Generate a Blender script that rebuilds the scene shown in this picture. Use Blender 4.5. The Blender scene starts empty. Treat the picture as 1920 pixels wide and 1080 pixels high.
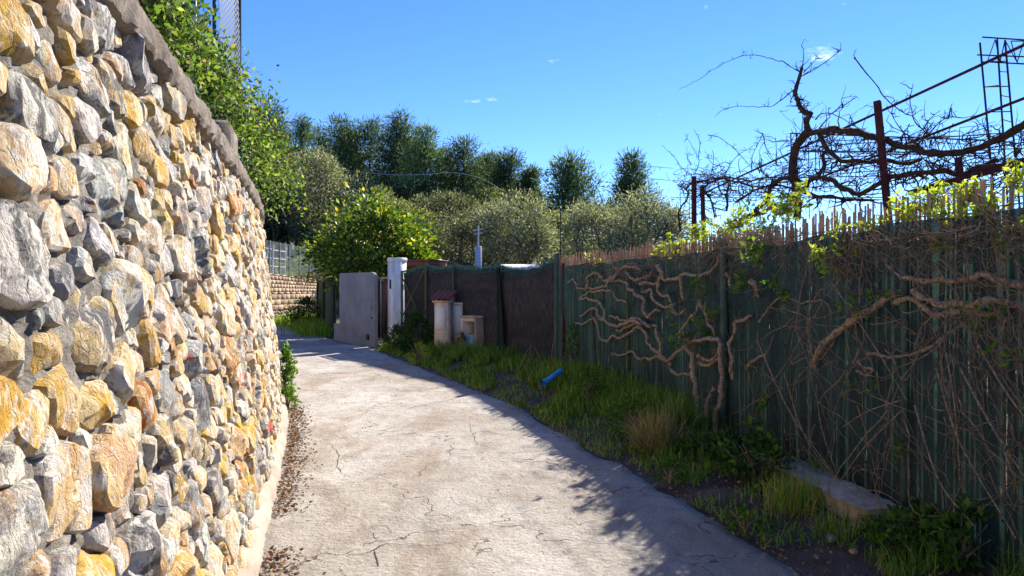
import bpy, math, random
import numpy as np
from mathutils import Vector

R = random.Random(7)
NR = np.random.default_rng(11)
rad = math.radians
sc = bpy.context.scene
COL = sc.collection

# ------------------------------------------------------------------ camera, sky, sun, exposure
F = 1280.0            # focal length in pixels of a 1920 px wide frame
EYE = 1.6
cam = bpy.data.cameras.new('camera'); cam.lens = 24.0; cam.sensor_width = 36.0
cam.clip_start = 0.05; cam.clip_end = 2000.0
camo = bpy.data.objects.new('camera', cam); COL.objects.link(camo)
camo.location = (0, 0, EYE); camo.rotation_euler = (rad(90), 0, 0)
sc.camera = camo

SUN_AZ, SUN_EL = 31.0, 35.0
world = bpy.data.worlds.new('World'); sc.world = world; world.use_nodes = True
wn = world.node_tree
bg = wn.nodes['Background']
sky = wn.nodes.new('ShaderNodeTexSky'); sky.sky_type = 'NISHITA'; sky.sun_disc = False
sky.sun_elevation = rad(SUN_EL); sky.sun_rotation = rad(SUN_AZ)
sky.altitude = 600; sky.air_density = 0.9; sky.dust_density = 0.0; sky.ozone_density = 6.0
bg.inputs[1].default_value = 0.099
# thin scraps of cloud: noise in the sky's own directions, only where it peaks
tc = wn.nodes.new('ShaderNodeTexCoord')
mp = wn.nodes.new('ShaderNodeMapping'); mp.inputs['Scale'].default_value = (7, 7, 22); mp.inputs['Location'].default_value = (1.3, 0.4, 2.2)
cn = wn.nodes.new('ShaderNodeTexNoise'); cn.inputs['Scale'].default_value = 1.6; cn.inputs['Detail'].default_value = 7; cn.inputs['Roughness'].default_value = 0.62
cr = wn.nodes.new('ShaderNodeMapRange'); cr.inputs[1].default_value = 0.665; cr.inputs[2].default_value = 0.80; cr.inputs[3].default_value = 0; cr.inputs[4].default_value = 0.6
cm = wn.nodes.new('ShaderNodeMix'); cm.data_type = 'RGBA'; cm.inputs[7].default_value = (6.5, 7.0, 7.6, 1)
hsv = wn.nodes.new('ShaderNodeHueSaturation'); hsv.inputs['Saturation'].default_value = 1.15; hsv.inputs['Hue'].default_value = 0.511
wn.links.new(tc.outputs['Generated'], mp.inputs[0]); wn.links.new(mp.outputs[0], cn.inputs['Vector'])
wn.links.new(cn.outputs[0], cr.inputs[0]); wn.links.new(cr.outputs[0], cm.inputs[0])
wn.links.new(sky.outputs[0], hsv.inputs['Color']); wn.links.new(hsv.outputs[0], cm.inputs[6])
wn.links.new(cm.outputs[2], bg.inputs[0])

sl = bpy.data.lights.new('sun', 'SUN'); sl.energy = 4.8; sl.angle = rad(0.53); sl.color = (1.0, 0.93, 0.82)
so = bpy.data.objects.new('sun', sl); COL.objects.link(so)
sd = Vector((math.sin(rad(SUN_AZ)) * math.cos(rad(SUN_EL)), math.cos(rad(SUN_AZ)) * math.cos(rad(SUN_EL)), math.sin(rad(SUN_EL))))
so.rotation_euler = sd.to_track_quat('Z', 'Y').to_euler(); so.location = sd * 60

sc.view_settings.view_transform = 'Standard'; sc.view_settings.look = 'None'
sc.view_settings.gamma = 1.0; sc.view_settings.use_curve_mapping = False
sc.view_settings.exposure = 1.32
sc.cycles.use_denoising = True
sc.cycles.max_bounces = 6; sc.cycles.diffuse_bounces = 4; sc.cycles.transparent_max_bounces = 12
sc.cycles.sample_clamp_indirect = 6.0

# ------------------------------------------------------------------ numeric helpers
def at(px, py, D):
    """world point seen at pixel (px, py) of the photograph at distance D along the view axis"""
    return np.array(((px - 960) / F * D, D, EYE + (540 - py) / F * D))

def gnd(px, py):
    D = F * EYE / (py - 540.0)
    return ((px - 960) / F * D, D)

def vnoise(P, seed=0):
    P = np.asarray(P, float)
    i = np.floor(P).astype(np.int64); f = P - i
    u = f * f * (3 - 2 * f)
    def h(a, b, c):
        n = (a * 374761393 + b * 668265263 + c * 1274126177 + seed * 974634777) & 0xffffffff
        n = ((n ^ (n >> 13)) * 1274126177) & 0xffffffff
        n = (n ^ (n >> 16)) & 0xffffffff
        return n / 4294967295.0
    x, y, z = i[..., 0], i[..., 1], i[..., 2]
    r = 0
    for dx in (0, 1):
        wx = u[..., 0] if dx else 1 - u[..., 0]
        for dy in (0, 1):
            wy = u[..., 1] if dy else 1 - u[..., 1]
            for dz in (0, 1):
                wz = u[..., 2] if dz else 1 - u[..., 2]
                r = r + wx * wy * wz * h(x + dx, y + dy, z + dz)
    return r * 2 - 1

def fbm(P, octv=4, seed=0, gain=0.5):
    P = np.asarray(P, float); a = 1.0; r = 0
    for k in range(octv):
        r = r + a * vnoise(P * (2.03 ** k), seed + k * 17); a *= gain
    return r

def catmull(pts, n):
    """resample a polyline as a Catmull-Rom curve with n points per span"""
    P = np.asarray(pts, float)
    Q = np.vstack([2 * P[0] - P[1], P, 2 * P[-1] - P[-2]])
    out = []
    for i in range(1, len(Q) - 2):
        p0, p1, p2, p3 = Q[i - 1], Q[i], Q[i + 1], Q[i + 2]
        for t in np.linspace(0, 1, n, endpoint=False):
            out.append(0.5 * ((2 * p1) + (-p0 + p2) * t + (2 * p0 - 5 * p1 + 4 * p2 - p3) * t * t + (-p0 + 3 * p1 - 3 * p2 + p3) * t ** 3))
    out.append(Q[-2])
    return np.array(out)

class Path:
    """a plan curve measured by its length"""
    def __init__(s, pts, n=10):
        s.P = catmull(pts, n)
        d = np.linalg.norm(np.diff(s.P, axis=0), axis=1)
        s.L = np.concatenate([[0], np.cumsum(d)]); s.len = s.L[-1]
    def at(s, t):
        t = np.asarray(t, float)
        return np.stack([np.interp(t, s.L, s.P[:, 0]), np.interp(t, s.L, s.P[:, 1])], -1)
    def tan(s, t):
        v = s.at(np.clip(np.asarray(t, float) + 0.1, 0, s.len)) - s.at(np.clip(np.asarray(t, float) - 0.1, 0, s.len))
        return v / np.maximum(np.linalg.norm(v, axis=-1, keepdims=True), 1e-9)
    def s_of_y(s, y):
        return float(np.interp(y, s.P[:, 1], s.L))

# ------------------------------------------------------------------ mesh helpers
class MB:
    """collects vertices and faces of one mesh, with one colour per vertex"""
    def __init__(s):
        s.V = []; s.F4 = []; s.F3 = []; s.C = []; s.C2 = []; s.n = 0
    def add(s, V, F4=None, F3=None, col=(1, 1, 1), col2=None):
        V = np.asarray(V, float).reshape(-1, 3)
        s.V.append(V)
        if F4 is not None and len(F4): s.F4.append(np.asarray(F4, np.int64) + s.n)
        if F3 is not None and len(F3): s.F3.append(np.asarray(F3, np.int64) + s.n)
        c = np.asarray(col, float)
        s.C.append(np.broadcast_to(c, (len(V), 3)) if c.ndim == 1 else c)
        if col2 is not None: s.C2.append(np.broadcast_to(np.asarray(col2, float), (len(V), 3)))
        s.n += len(V)
        return s
    def mesh(s, name):
        V = np.vstack(s.V)
        f4 = np.vstack(s.F4) if s.F4 else np.zeros((0, 4), np.int64)
        f3 = np.vstack(s.F3) if s.F3 else np.zeros((0, 3), np.int64)
        me = bpy.data.meshes.new(name)
        me.vertices.add(len(V)); me.vertices.foreach_set('co', V.astype(np.float32).ravel())
        loops = np.concatenate([f4.ravel(), f3.ravel()]).astype(np.int32)
        me.loops.add(len(loops)); me.loops.foreach_set('vertex_index', loops)
        starts = np.concatenate([np.arange(len(f4)) * 4, len(f4) * 4 + np.arange(len(f3)) * 3]).astype(np.int32)
        tot = np.concatenate([np.full(len(f4), 4), np.full(len(f3), 3)]).astype(np.int32)
        me.polygons.add(len(starts)); me.polygons.foreach_set('loop_start', starts)
        try: me.polygons.foreach_set('loop_total', tot)
        except Exception: pass
        C = np.vstack(s.C); C = np.hstack([C, np.ones((len(C), 1))])
        at_ = me.attributes.new('tint', 'FLOAT_COLOR', 'POINT'); at_.data.foreach_set('color', C.astype(np.float32).ravel())
        if s.C2:
            C = np.vstack(s.C2); C = np.hstack([C, np.ones((len(C), 1))])
            at_ = me.attributes.new('tint2', 'FLOAT_COLOR', 'POINT'); at_.data.foreach_set('color', C.astype(np.float32).ravel())
        me.update(calc_edges=True)
        return me
    def build(s, name, mat, parent=None, smooth=True, sharp=None, origin=None, kind=None):
        if origin is not None:
            o_ = np.asarray(origin, float); s.V = [v - o_ for v in s.V]
        me = s.mesh(name)
        if smooth:
            me.polygons.foreach_set('use_smooth', np.ones(len(me.polygons), bool))
            if sharp is not None:
                me.set_sharp_from_angle(angle=rad(sharp))
        me.materials.append(mat)
        o = bpy.data.objects.new(name, me); COL.objects.link(o)
        if origin is not None: o.location = tuple(origin)
        if parent is not None: o.parent = parent
        if kind: o['kind'] = kind
        return o

def empty(name, loc, label, cat, group=None):
    o = bpy.data.objects.new(name, None); COL.objects.link(o)
    o.location = tuple(loc); o.empty_display_size = 0.2
    return tag(o, label, cat, group, 'thing')

def tag(o, label, cat=None, group=None, kind=None):
    if label: o['label'] = label
    if cat: o['category'] = cat
    if group: o['group'] = group
    if kind: o['kind'] = kind
    return o

def under(o, parent):
    """parent while keeping the world position (parents only translate)"""
    o.parent = parent
    o.location = o.location - parent.location
    return o

def adopt(parent, *objs):
    for o in objs: under(o, parent)

def box(mb, c, sx, sy, sz, ang=0.0, col=(1, 1, 1), bev=0.0, tilt=0.0):
    """box centred at c (bottom centre at c.z), sizes along the rotated axes, optional chamfer"""
    b = min(bev, sx * .45, sy * .45, sz * .45)
    x, y, z = sx / 2, sy / 2, sz
    if b <= 0:
        V = np.array([[-x, -y, 0], [x, -y, 0], [x, y, 0], [-x, y, 0], [-x, -y, z], [x, -y, z], [x, y, z], [-x, y, z]], float)
        Fq = [[0, 3, 2, 1], [4, 5, 6, 7], [0, 1, 5, 4], [1, 2, 6, 5], [2, 3, 7, 6], [3, 0, 4, 7]]
    else:
        L = [(-x, -y), (x, -y), (x, y), (-x, y)]
        def ring(ins, zz):
            r = []
            for (a, c_) in L:
                sxn, syn = np.sign(a), np.sign(c_)
                r += [(a - sxn * ins, c_ - syn * ins, zz)]
            return r
        V = np.array(ring(b, 0) + ring(0, b) + ring(0, z - b) + ring(b, z), float)
        Fq = [[0, 3, 2, 1], [12, 13, 14, 15]]
        for k in range(3):
            for i in range(4):
                j = (i + 1) % 4
                Fq.append([k * 4 + i, k * 4 + j, k * 4 + 4 + j, k * 4 + 4 + i])
    if tilt:
        V[:, 0] += V[:, 2] * tilt
    ca, sa = math.cos(ang), math.sin(ang)
    W = V.copy(); W[:, 0] = V[:, 0] * ca - V[:, 1] * sa; W[:, 1] = V[:, 0] * sa + V[:, 1] * ca
    mb.add(W + np.asarray(c, float), F4=Fq, col=col)
    return mb

def tube(mb, pts, radii, sides=6, col=(1, 1, 1), rough=0.0, cap=True):
    P = np.asarray(pts, float); n = len(P)
    r = np.broadcast_to(np.asarray(radii, float), (n,)) if np.ndim(radii) else np.full(n, float(radii))
    T = np.gradient(P, axis=0); T /= np.maximum(np.linalg.norm(T, axis=1, keepdims=True), 1e-9)
    up = np.array([0, 0, 1.0]) if abs(T[0, 2]) < 0.9 else np.array([1.0, 0, 0])
    N = np.zeros_like(P); a = np.cross(T[0], up); a /= np.linalg.norm(a); N[0] = a
    for i in range(1, n):
        v = N[i - 1] - T[i] * np.dot(N[i - 1], T[i]); l = np.linalg.norm(v)
        N[i] = v / l if l > 1e-6 else N[i - 1]
    B = np.cross(T, N)
    th = np.linspace(0, 2 * math.pi, sides, endpoint=False)
    ring = np.cos(th)[None, :, None] * N[:, None, :] + np.sin(th)[None, :, None] * B[:, None, :]
    rr = r[:, None, None]
    if rough:
        q = P[:, None, :] + ring * 0.05
        rr = rr * (1 + rough * vnoise(q * 38, 5)[..., None])
    V = (P[:, None, :] + ring * rr).reshape(-1, 3)
    i = np.arange(n - 1)[:, None] * sides; j = np.arange(sides)[None, :]; j2 = (j + 1) % sides
    Fq = np.stack([i + j, i + j2, i + sides + j2, i + sides + j], -1).reshape(-1, 4)
    mb.add(V, F4=Fq, col=col)
    if cap:
        for idx, flip in ((0, True), (n - 1, False)):
            base = idx * sides
            ctr = P[idx]
            rim = V[base:base + sides]
            vv = np.vstack([rim, ctr]); tri = []
            for k in range(sides):
                k2 = (k + 1) % sides
                tri.append([k2, k, sides] if flip else [k, k2, sides])
            mb.add(vv, F3=tri, col=col)
    return mb

def unit(v):
    return v / np.maximum(np.linalg.norm(v, axis=-1, keepdims=True), 1e-9)

def leaves(mb, C, D, size, wr=0.4, col=None, curl=0.12, up=None):
    """one pointed, slightly folded leaf per centre C along direction D"""
    C = np.asarray(C, float); n = len(C)
    D = unit(np.asarray(D, float))
    L = np.broadcast_to(np.asarray(size, float), (n,))[:, None]
    rnd = NR.normal(size=(n, 3))
    if up is not None: rnd = rnd * (1 - up) + np.array([0, 0, 1.0]) * up * 3
    S = unit(np.cross(D, rnd)); Nn = np.cross(S, D)
    a = C; t = C + D * L
    l = C + D * L * .42 + S * L * wr * .5 + Nn * L * curl
    r = C + D * L * .42 - S * L * wr * .5 + Nn * L * curl
    V = np.stack([a, r, t, l], 1).reshape(-1, 3)
    Fq = np.arange(n * 4).reshape(-1, 4)
    if col is None: col = np.ones((n, 3))
    mb.add(V, F4=Fq, col=np.repeat(np.asarray(col, float), 4, axis=0))
    return mb

def jitcol(base, n, v=0.15, h=0.06):
    base = np.asarray(base, float)
    k = 1 + NR.normal(size=(n, 1)) * v
    return np.clip(base * k * (1 + NR.normal(size=(n, 3)) * h), 0.004, 0.95)

# ------------------------------------------------------------------ material helpers
class Mat:
    def __init__(s, name, rough=0.8, spec=0.3):
        s.m = bpy.data.materials.new(name); s.m.use_nodes = True
        s.nt = s.m.node_tree; s.b = s.nt.nodes['Principled BSDF']
        s.b.inputs['Roughness'].default_value = rough
        s.b.inputs['Specular IOR Level'].default_value = spec
        s.pos = None
    def n(s, t): return s.nt.nodes.new(t)
    def l(s, a, b): s.nt.links.new(a, b)
    def P(s, scale=(1, 1, 1)):
        if s.pos is None: s.pos = s.n('ShaderNodeNewGeometry')
        mp = s.n('ShaderNodeMapping'); mp.inputs['Scale'].default_value = scale
        s.l(s.pos.outputs['Position'], mp.inputs[0]); return mp.outputs[0]
    def noise(s, scale, detail=5, rough=0.55, vec=None, dist=0.0):
        t = s.n('ShaderNodeTexNoise'); t.inputs['Scale'].default_value = scale; t.inputs['Detail'].default_value = detail
        t.inputs['Roughness'].default_value = rough; t.inputs['Distortion'].default_value = dist
        s.l(vec if vec is not None else s.P(), t.inputs['Vector']); return t.outputs[0]
    def voro(s, scale, feature='F1', vec=None, rnd=1.0):
        t = s.n('ShaderNodeTexVoronoi'); t.feature = feature; t.inputs['Scale'].default_value = scale
        t.inputs['Randomness'].default_value = rnd
        s.l(vec if vec is not None else s.P(), t.inputs['Vector']); return t
    def rng(s, v, a, b, c=0.0, d=1.0):
        t = s.n('ShaderNodeMapRange'); s.l(v, t.inputs[0])
        for i, x in enumerate((a, b, c, d)): t.inputs[i + 1].default_value = x
        return t.outputs[0]
    def mix(s, f, a, b, mode='MIX'):
        t = s.n('ShaderNodeMix'); t.data_type = 'RGBA'; t.blend_type = mode
        for sock, v in ((t.inputs[0], f), (t.inputs[6], a), (t.inputs[7], b)):
            if isinstance(v, (int, float)): sock.default_value = v
            elif isinstance(v, tuple): sock.default_value = (*v, 1) if len(v) == 3 else v
            else: s.l(v, sock)
        return t.outputs[2]
    def math(s, op, a, b=0.0):
        t = s.n('ShaderNodeMath'); t.operation = op
        for i, v in enumerate((a, b)):
            if isinstance(v, (int, float)): t.inputs[i].default_value = v
            else: s.l(v, t.inputs[i])
        return t.outputs[0]
    def tint(s, name='tint'):
        t = s.n('ShaderNodeAttribute'); t.attribute_name = name; return t.outputs['Color']
    def color(s, v):
        if isinstance(v, tuple): s.b.inputs['Base Color'].default_value = (*v, 1)
        else: s.l(v, s.b.inputs['Base Color'])
        return s
    def bump(s, h, strength=0.4, dist=0.02):
        t = s.n('ShaderNodeBump'); t.inputs['Strength'].default_value = strength; t.inputs['Distance'].default_value = dist
        s.l(h, t.inputs['Height']); s.l(t.outputs[0], s.b.inputs['Normal']); return s
    def translucent(s, fac, col):
        tr = s.n('ShaderNodeBsdfTranslucent'); mx = s.n('ShaderNodeMixShader'); mx.inputs[0].default_value = fac
        if isinstance(col, tuple): tr.inputs[0].default_value = (*col, 1)
        else: s.l(col, tr.inputs[0])
        out = s.nt.nodes['Material Output']
        s.l(s.b.outputs[0], mx.inputs[1]); s.l(tr.outputs[0], mx.inputs[2]); s.l(mx.outputs[0], out.inputs[0]); return s
    def holes(s, fac):
        """real gaps: fac is the open share of the sheet"""
        tp = s.n('ShaderNodeBsdfTransparent'); mx = s.n('ShaderNodeMixShader')
        out = s.nt.nodes['Material Output']; src = out.inputs[0].links[0].from_socket
        s.l(fac, mx.inputs[0]); s.l(src, mx.inputs[1]); s.l(tp.outputs[0], mx.inputs[2]); s.l(mx.outputs[0], out.inputs[0]); return s

def plain(name, col, rough=0.8, var=0.25, scale=6.0, bump=0.25, bscale=40.0, spec=0.3, metal=0.0, stretch=(1, 1, 1)):
    m = Mat(name, rough, spec)
    f = m.noise(scale, 6, 0.6, m.P(stretch))
    lo = tuple(c * (1 - var) for c in col); hi = tuple(min(c * (1 + var), 0.95) for c in col)
    m.color(m.mix(m.rng(f, 0.3, 0.7), lo, hi))
    if bump: m.bump(m.noise(bscale, 5, 0.6, m.P(stretch)), bump, 0.01)
    m.b.inputs['Metallic'].default_value = metal
    return m.m

def leafmat(name, trans=0.4, rough=0.5, gain=1.0, spec=0.35):
    m = Mat(name, rough, spec)
    t = m.tint()
    m.color(t)
    m.translucent(trans, m.mix(1.0, t, (1.25 * gain, 1.3 * gain, 0.55 * gain), 'MULTIPLY'))
    return m.m

# --- materials
def make_stone():
    m = Mat('field_stone', 0.80, 0.3)
    t, t2 = m.tint(), m.tint('tint2')
    # two minerals in sharp patches and bands, then veins, cracks, rust and lichen that belong to the rock
    big = m.noise(9.0, 8, 0.72, m.P((1, 1, .75)), .5)
    c = m.mix(m.rng(big, 0.47, 0.54), t, t2)
    med = m.noise(19.0, 7, 0.74, m.P((1, 1, .6)), .3)
    c = m.mix(m.rng(med, 0.55, 0.61, 0, 0.75), c, m.mix(0.45, (0.13, 0.12, 0.115), t))
    wht = m.noise(15.0, 7, 0.72, m.P((1.2, 1.2, .8)), .4)
    c = m.mix(m.rng(wht, 0.54, 0.60, 0, 0.85), c, (0.76, 0.70, 0.60))
    rust = m.noise(6.5, 6, 0.65, m.P((1, 1.3, 1)), 0.8)
    c = m.mix(m.rng(rust, 0.54, 0.66, 0, 0.7), c, (0.52, 0.26, 0.06))
    nz = m.n('ShaderNodeTexNoise'); nz.inputs['Scale'].default_value = 7; nz.inputs['Detail'].default_value = 6; m.l(m.P(), nz.inputs['Vector'])
    vein = m.voro(7.0, 'DISTANCE_TO_EDGE', m.mix(0.22, m.P((1, 1, 0.55)), nz.outputs['Color']))
    cov = m.rng(m.noise(5.0, 3, .5), .48, .56)
    c = m.mix(m.math('MULTIPLY', m.rng(vein.outputs['Distance'], 0.0, 0.03, 0.85, 0.0), cov), c, (0.82, 0.80, 0.76))
    rid = m.math('ABSOLUTE', m.math('SUBTRACT', m.noise(6.0, 4, 0.5, m.P((1, 1, .7)), .3), .5))
    crk = m.rng(rid, 0.002, 0.009, 1, 0)
    strk = m.noise(48.0, 6, 0.75, m.P((1, 1, 0.6)), 0.2)
    c = m.mix(m.rng(strk, 0.565, 0.64, 0, 0.7), c, (0.10, 0.083, 0.068))
    m.color(c)
    h = m.math('ADD', m.noise(22.0, 8, 0.7, m.P((1, 1, 0.6)), 0.5), m.math('MULTIPLY', strk, -0.5))
    h = m.math('SUBTRACT', h, m.math('MULTIPLY', crk, .12))
    m.bump(h, 0.95, 0.045)
    return m.m
M_STONE = make_stone()

def make_mortar():
    m = Mat('mortar', 0.95, 0.1)
    f = m.noise(14, 8, 0.7)
    c = m.mix(m.rng(f, 0.35, 0.68), (0.13, 0.115, 0.098), (0.45, 0.405, 0.345))
    m.color(c); m.bump(m.noise(60, 8, 0.7), 0.9, 0.03); return m.m
M_MORTAR = make_mortar()

def make_coping():
    m = Mat('rough_concrete', 0.95, 0.1)
    f = m.noise(5, 8, 0.68)
    c = m.mix(m.rng(f, 0.32, 0.7), (0.13, 0.10, 0.078), (0.40, 0.34, 0.28))
    g = m.noise(30, 6, 0.7)
    c = m.mix(m.rng(g, 0.55, 0.7, 0, .5), c, (0.07, 0.06, 0.05))
    m.color(c); m.bump(m.noise(42, 8, 0.72), 0.9, 0.03); return m.m
M_COPING = make_coping()

def make_road():
    m = Mat('worn_concrete', 0.9, 0.2)
    big = m.noise(0.55, 6, 0.6, m.P((1.3, .7, 1)))
    c = m.mix(m.rng(big, 0.36, 0.64), (0.35, 0.305, 0.255), (0.55, 0.515, 0.465))
    brown = m.noise(0.9, 7, 0.68, m.P((1.0, .55, 1)), .8)
    c = m.mix(m.rng(brown, 0.50, 0.62, 0, .58), c, (0.28, 0.205, 0.14))
    grime = m.noise(4.5, 8, 0.72, m.P((1, .6, 1)))
    c = m.mix(m.rng(grime, 0.50, 0.68, 0, .6), c, (0.21, 0.175, 0.145))
    fine = m.noise(46, 6, 0.75)
    c = m.mix(m.rng(fine, 0.50, 0.68, 0, .6), c, (0.20, 0.165, 0.135))
    pale = m.noise(70, 4, 0.7)
    c = m.mix(m.rng(pale, 0.60, 0.72, 0, .8), c, (0.66, 0.63, 0.58))
    peb = m.voro(34, 'F1')
    spk = m.math('MULTIPLY', m.rng(peb.outputs['Distance'], 0.06, 0.16, 1, 0), m.rng(m.noise(3.0, 4, .6), .46, .6))
    c = m.mix(spk, c, (0.07, 0.06, 0.05))
    # fine crazing that comes and goes
    wob = m.noise(2.2, 5, 0.6)
    cmb = m.n('ShaderNodeVectorMath'); cmb.operation = 'ADD'
    wn_ = m.n('ShaderNodeTexNoise'); wn_.inputs['Scale'].default_value = 3.2; wn_.inputs['Detail'].default_value = 6
    m.l(m.P(), wn_.inputs['Vector'])
    sc_ = m.n('ShaderNodeVectorMath'); sc_.operation = 'SCALE'; sc_.inputs['Scale'].default_value = 0.55
    m.l(wn_.outputs['Color'], sc_.inputs[0]); m.l(m.P(), cmb.inputs[0]); m.l(sc_.outputs[0], cmb.inputs[1])
    v = m.voro(0.62, 'DISTANCE_TO_EDGE', cmb.outputs[0])
    line = m.math('MULTIPLY', m.rng(v.outputs['Distance'], 0.001, 0.0045, 1, 0), m.rng(wob, .42, .50))
    c = m.mix(m.math('MULTIPLY', line, .6), c, (0.07, 0.058, 0.045))
    m.color(c)
    h = m.math('SUBTRACT', m.math('ADD', m.noise(30, 8, 0.72), m.math('MULTIPLY', m.noise(6, 5, .6), 1.2)), m.math('MULTIPLY', line, 1.2))
    m.bump(h, 0.85, 0.04); return m.m
M_ROAD = make_road()
M_CRACK = plain('crack_dirt', (0.05, 0.04, 0.03), 0.95, .4, 30, 0.6, 60)
M_SOIL = plain('soil', (0.115, 0.082, 0.058), 0.97, .5, 3.5, 0.8, 35)
M_KERB = plain('old_concrete', (0.46, 0.35, 0.25), 0.95, .35, 7, 0.8, 45)
M_FOOT = plain('footing_render', (0.36, 0.295, 0.235), 0.95, .3, 5, 0.6, 45)
M_GRASS = leafmat('grass_blade', 0.45, 0.65, 1.1, .2)
M_LEAF = leafmat('leaf', 0.5, 0.6, 1.1, .2)
M_YLEAF = leafmat('spring_leaf', 0.5, 0.6, 1.0, .2)
M_OLIVE = leafmat('olive_leaf', 0.36, 0.62, 1.0, 0.25)
M_PINE = leafmat('pine_needle', 0.38, 0.7, 1.0, 0.15)
M_LEMON = leafmat('citrus_leaf', 0.45, 0.42, 1.15, 0.4)
M_LITTER = leafmat('dry_leaf', 0.1, 0.8, .8, .15)

def bark(name, a, b, sc_=22, st=(1, 1, .35)):
    m = Mat(name, 0.92, 0.15)
    f = m.noise(sc_, 7, 0.7, m.P(st), .6)
    m.color(m.mix(m.rng(f, 0.34, 0.66), a, b)); m.bump(m.noise(sc_ * 2.5, 6, .7, m.P(st)), .9, .02); return m.m
M_VINE = bark('vine_bark', (0.085, 0.052, 0.034), (0.66, 0.47, 0.30), 44, (1, 1, 1))
M_DVINE = bark('dark_vine_bark', (0.022, 0.013, 0.010), (0.115, 0.068, 0.045), 26, (1, 1, 1))
M_TWIG = bark('dry_stem', (0.11, 0.068, 0.043), (0.40, 0.27, 0.17), 16, (1, 1, 1))
M_TRUNK = bark('tree_bark', (0.05, 0.035, 0.025), (0.20, 0.15, 0.11), 8)
M_RUST = plain('rusty_paint', (0.070, 0.022, 0.022), 0.85, .4, 14, .3, 50, .1)
M_STEEL = plain('blue_grey_steel', (0.026, 0.030, 0.055), 0.9, .3, 20, .1, 60, .05)
M_GALV = plain('galvanised', (0.42, 0.44, 0.45), 0.45, .2, 12, .1, 60, .5, .3)
M_GREENPOST = plain('green_post', (0.045, 0.075, 0.055), 0.6, .4, 16, .2, 60)
M_MOSSPOST = plain('mossy_green_post', (0.10, 0.105, 0.035), 0.7, .4, 16, .3, 60)
M_GREYWALL = plain('grey_render', (0.25, 0.235, 0.23), 0.92, .2, 2.2, .45, 30)
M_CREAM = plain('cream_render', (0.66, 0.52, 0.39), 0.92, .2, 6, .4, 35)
M_WHITE = plain('white_paint', (0.66, 0.64, 0.62), 0.85, .26, 5, .4, 30, stretch=(1, 1, .35))
M_WHITED = plain('white_box_door', (0.78, 0.75, 0.68), 0.6, .10, 8, .1, 30)
M_GATE = plain('brown_gate_paint', (0.115, 0.038, 0.026), 0.55, .22, 5, .15, 40)
M_TILE = plain('red_clay_tile', (0.30, 0.075, 0.050), 0.8, .35, 12, .4, 50)
M_TEAL = plain('faded_teal_paint', (0.175, 0.33, 0.345), 0.6, .2, 5, .1, 40)
M_BLACK = plain('black_plastic', (0.012, 0.012, 0.013), 0.5, .3, 8, .1, 40)
M_PIPE = plain('blue_pipe', (0.05, 0.33, 0.68), 0.4, .22, 8, .1, 40, .5)
M_BLOCK = Mat('tan_block', 0.93, 0.15)
M_BLOCK.color(M_BLOCK.mix(M_BLOCK.rng(M_BLOCK.noise(4, 7, .65), .35, .68), M_BLOCK.mix(1, M_BLOCK.tint(), (.72, .70, .68), 'MULTIPLY'), M_BLOCK.tint()))
M_BLOCK.bump(M_BLOCK.noise(25, 6, .65), .6, .02); M_BLOCK = M_BLOCK.m
M_TERRAIN = plain('hillside_soil', (0.10, 0.085, 0.045), 0.95, .5, .5, .6, 6)

def make_net(name, lo, hi, open_, stripe, streak=0.0):
    m = Mat(name, 0.75, 0.25)
    f = m.noise(9, 6, .65, m.P((3, 3, .35)))
    m.color(m.mix(m.rng(f, .3, .7), lo, hi))
    m.translucent(0.12, hi)
    g = m.noise(stripe, 3, .6, m.P((1, 1, .06)))
    h = m.noise(stripe * .3, 4, .6, m.P((1, 1, .35)))
    fac = m.math('ADD', open_, m.math('MULTIPLY', m.rng(g, .60, .68), m.math('MULTIPLY', m.rng(h, .50, .60), streak)))
    m.bump(m.noise(70, 3, .6, m.P((1, 1, .15))), .5, .01)
    m.holes(fac); return m.m
def make_windbreak():
    m = Mat('green_windbreak_net', 0.75, 0.2)
    f = m.noise(70, 5, .7, m.P((1.2, 1.2, .22)))
    g = m.noise(1.3, 6, .65, m.P((1, 1, .7)))
    c = m.mix(m.rng(f, .34, .70), (0.010, 0.021, 0.019), (0.046, 0.084, 0.074))
    c = m.mix(m.rng(g, .46, .62, 0, .75), c, (0.010, 0.013, 0.012))
    fade = m.noise(3.0, 5, .6, m.P((2, 2, .5)))
    c = m.mix(m.rng(fade, .60, .72, 0, .5), c, (0.075, 0.13, 0.11))
    m.color(c); m.translucent(0.15, (0.05, 0.13, 0.10))
    st = m.noise(46, 4, .65, m.P((1, 1, .05))); ms = m.noise(3.2, 5, .65, m.P((1, 1, .45)))
    fac = m.math('ADD', 0.02, m.math('MULTIPLY', m.rng(st, .60, .66), m.math('MULTIPLY', m.rng(ms, .47, .60), .8)))
    m.bump(m.noise(80, 3, .6, m.P((1, 1, .3))), .3, .006)
    m.holes(fac); return m.m
M_NET = make_windbreak()
M_NETTOP = make_net('curled_net_edge', (0.015, 0.045, 0.04), (0.05, 0.13, 0.11), 0.45, 60, .3)
M_SCREEN = make_net('dark_screen_cloth', (0.010, 0.020, 0.012), (0.022, 0.040, 0.024), 0.01, 30)
def make_brush():
    m = Mat('heather_brush', 0.95, 0.1)
    f = m.noise(55, 5, .7, m.P((1, 1, .09)))
    g = m.noise(1.6, 5, .6, m.P((.6, .6, 2.2)))
    c = m.mix(m.rng(f, .36, .66), (0.020, 0.018, 0.017), (0.115, 0.095, 0.082))
    c = m.mix(m.rng(g, .4, .62, 0, .55), c, (0.032, 0.027, 0.026))
    m.color(c); m.bump(f, 1.0, .02); return m.m
M_BRUSH = make_brush()
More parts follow.
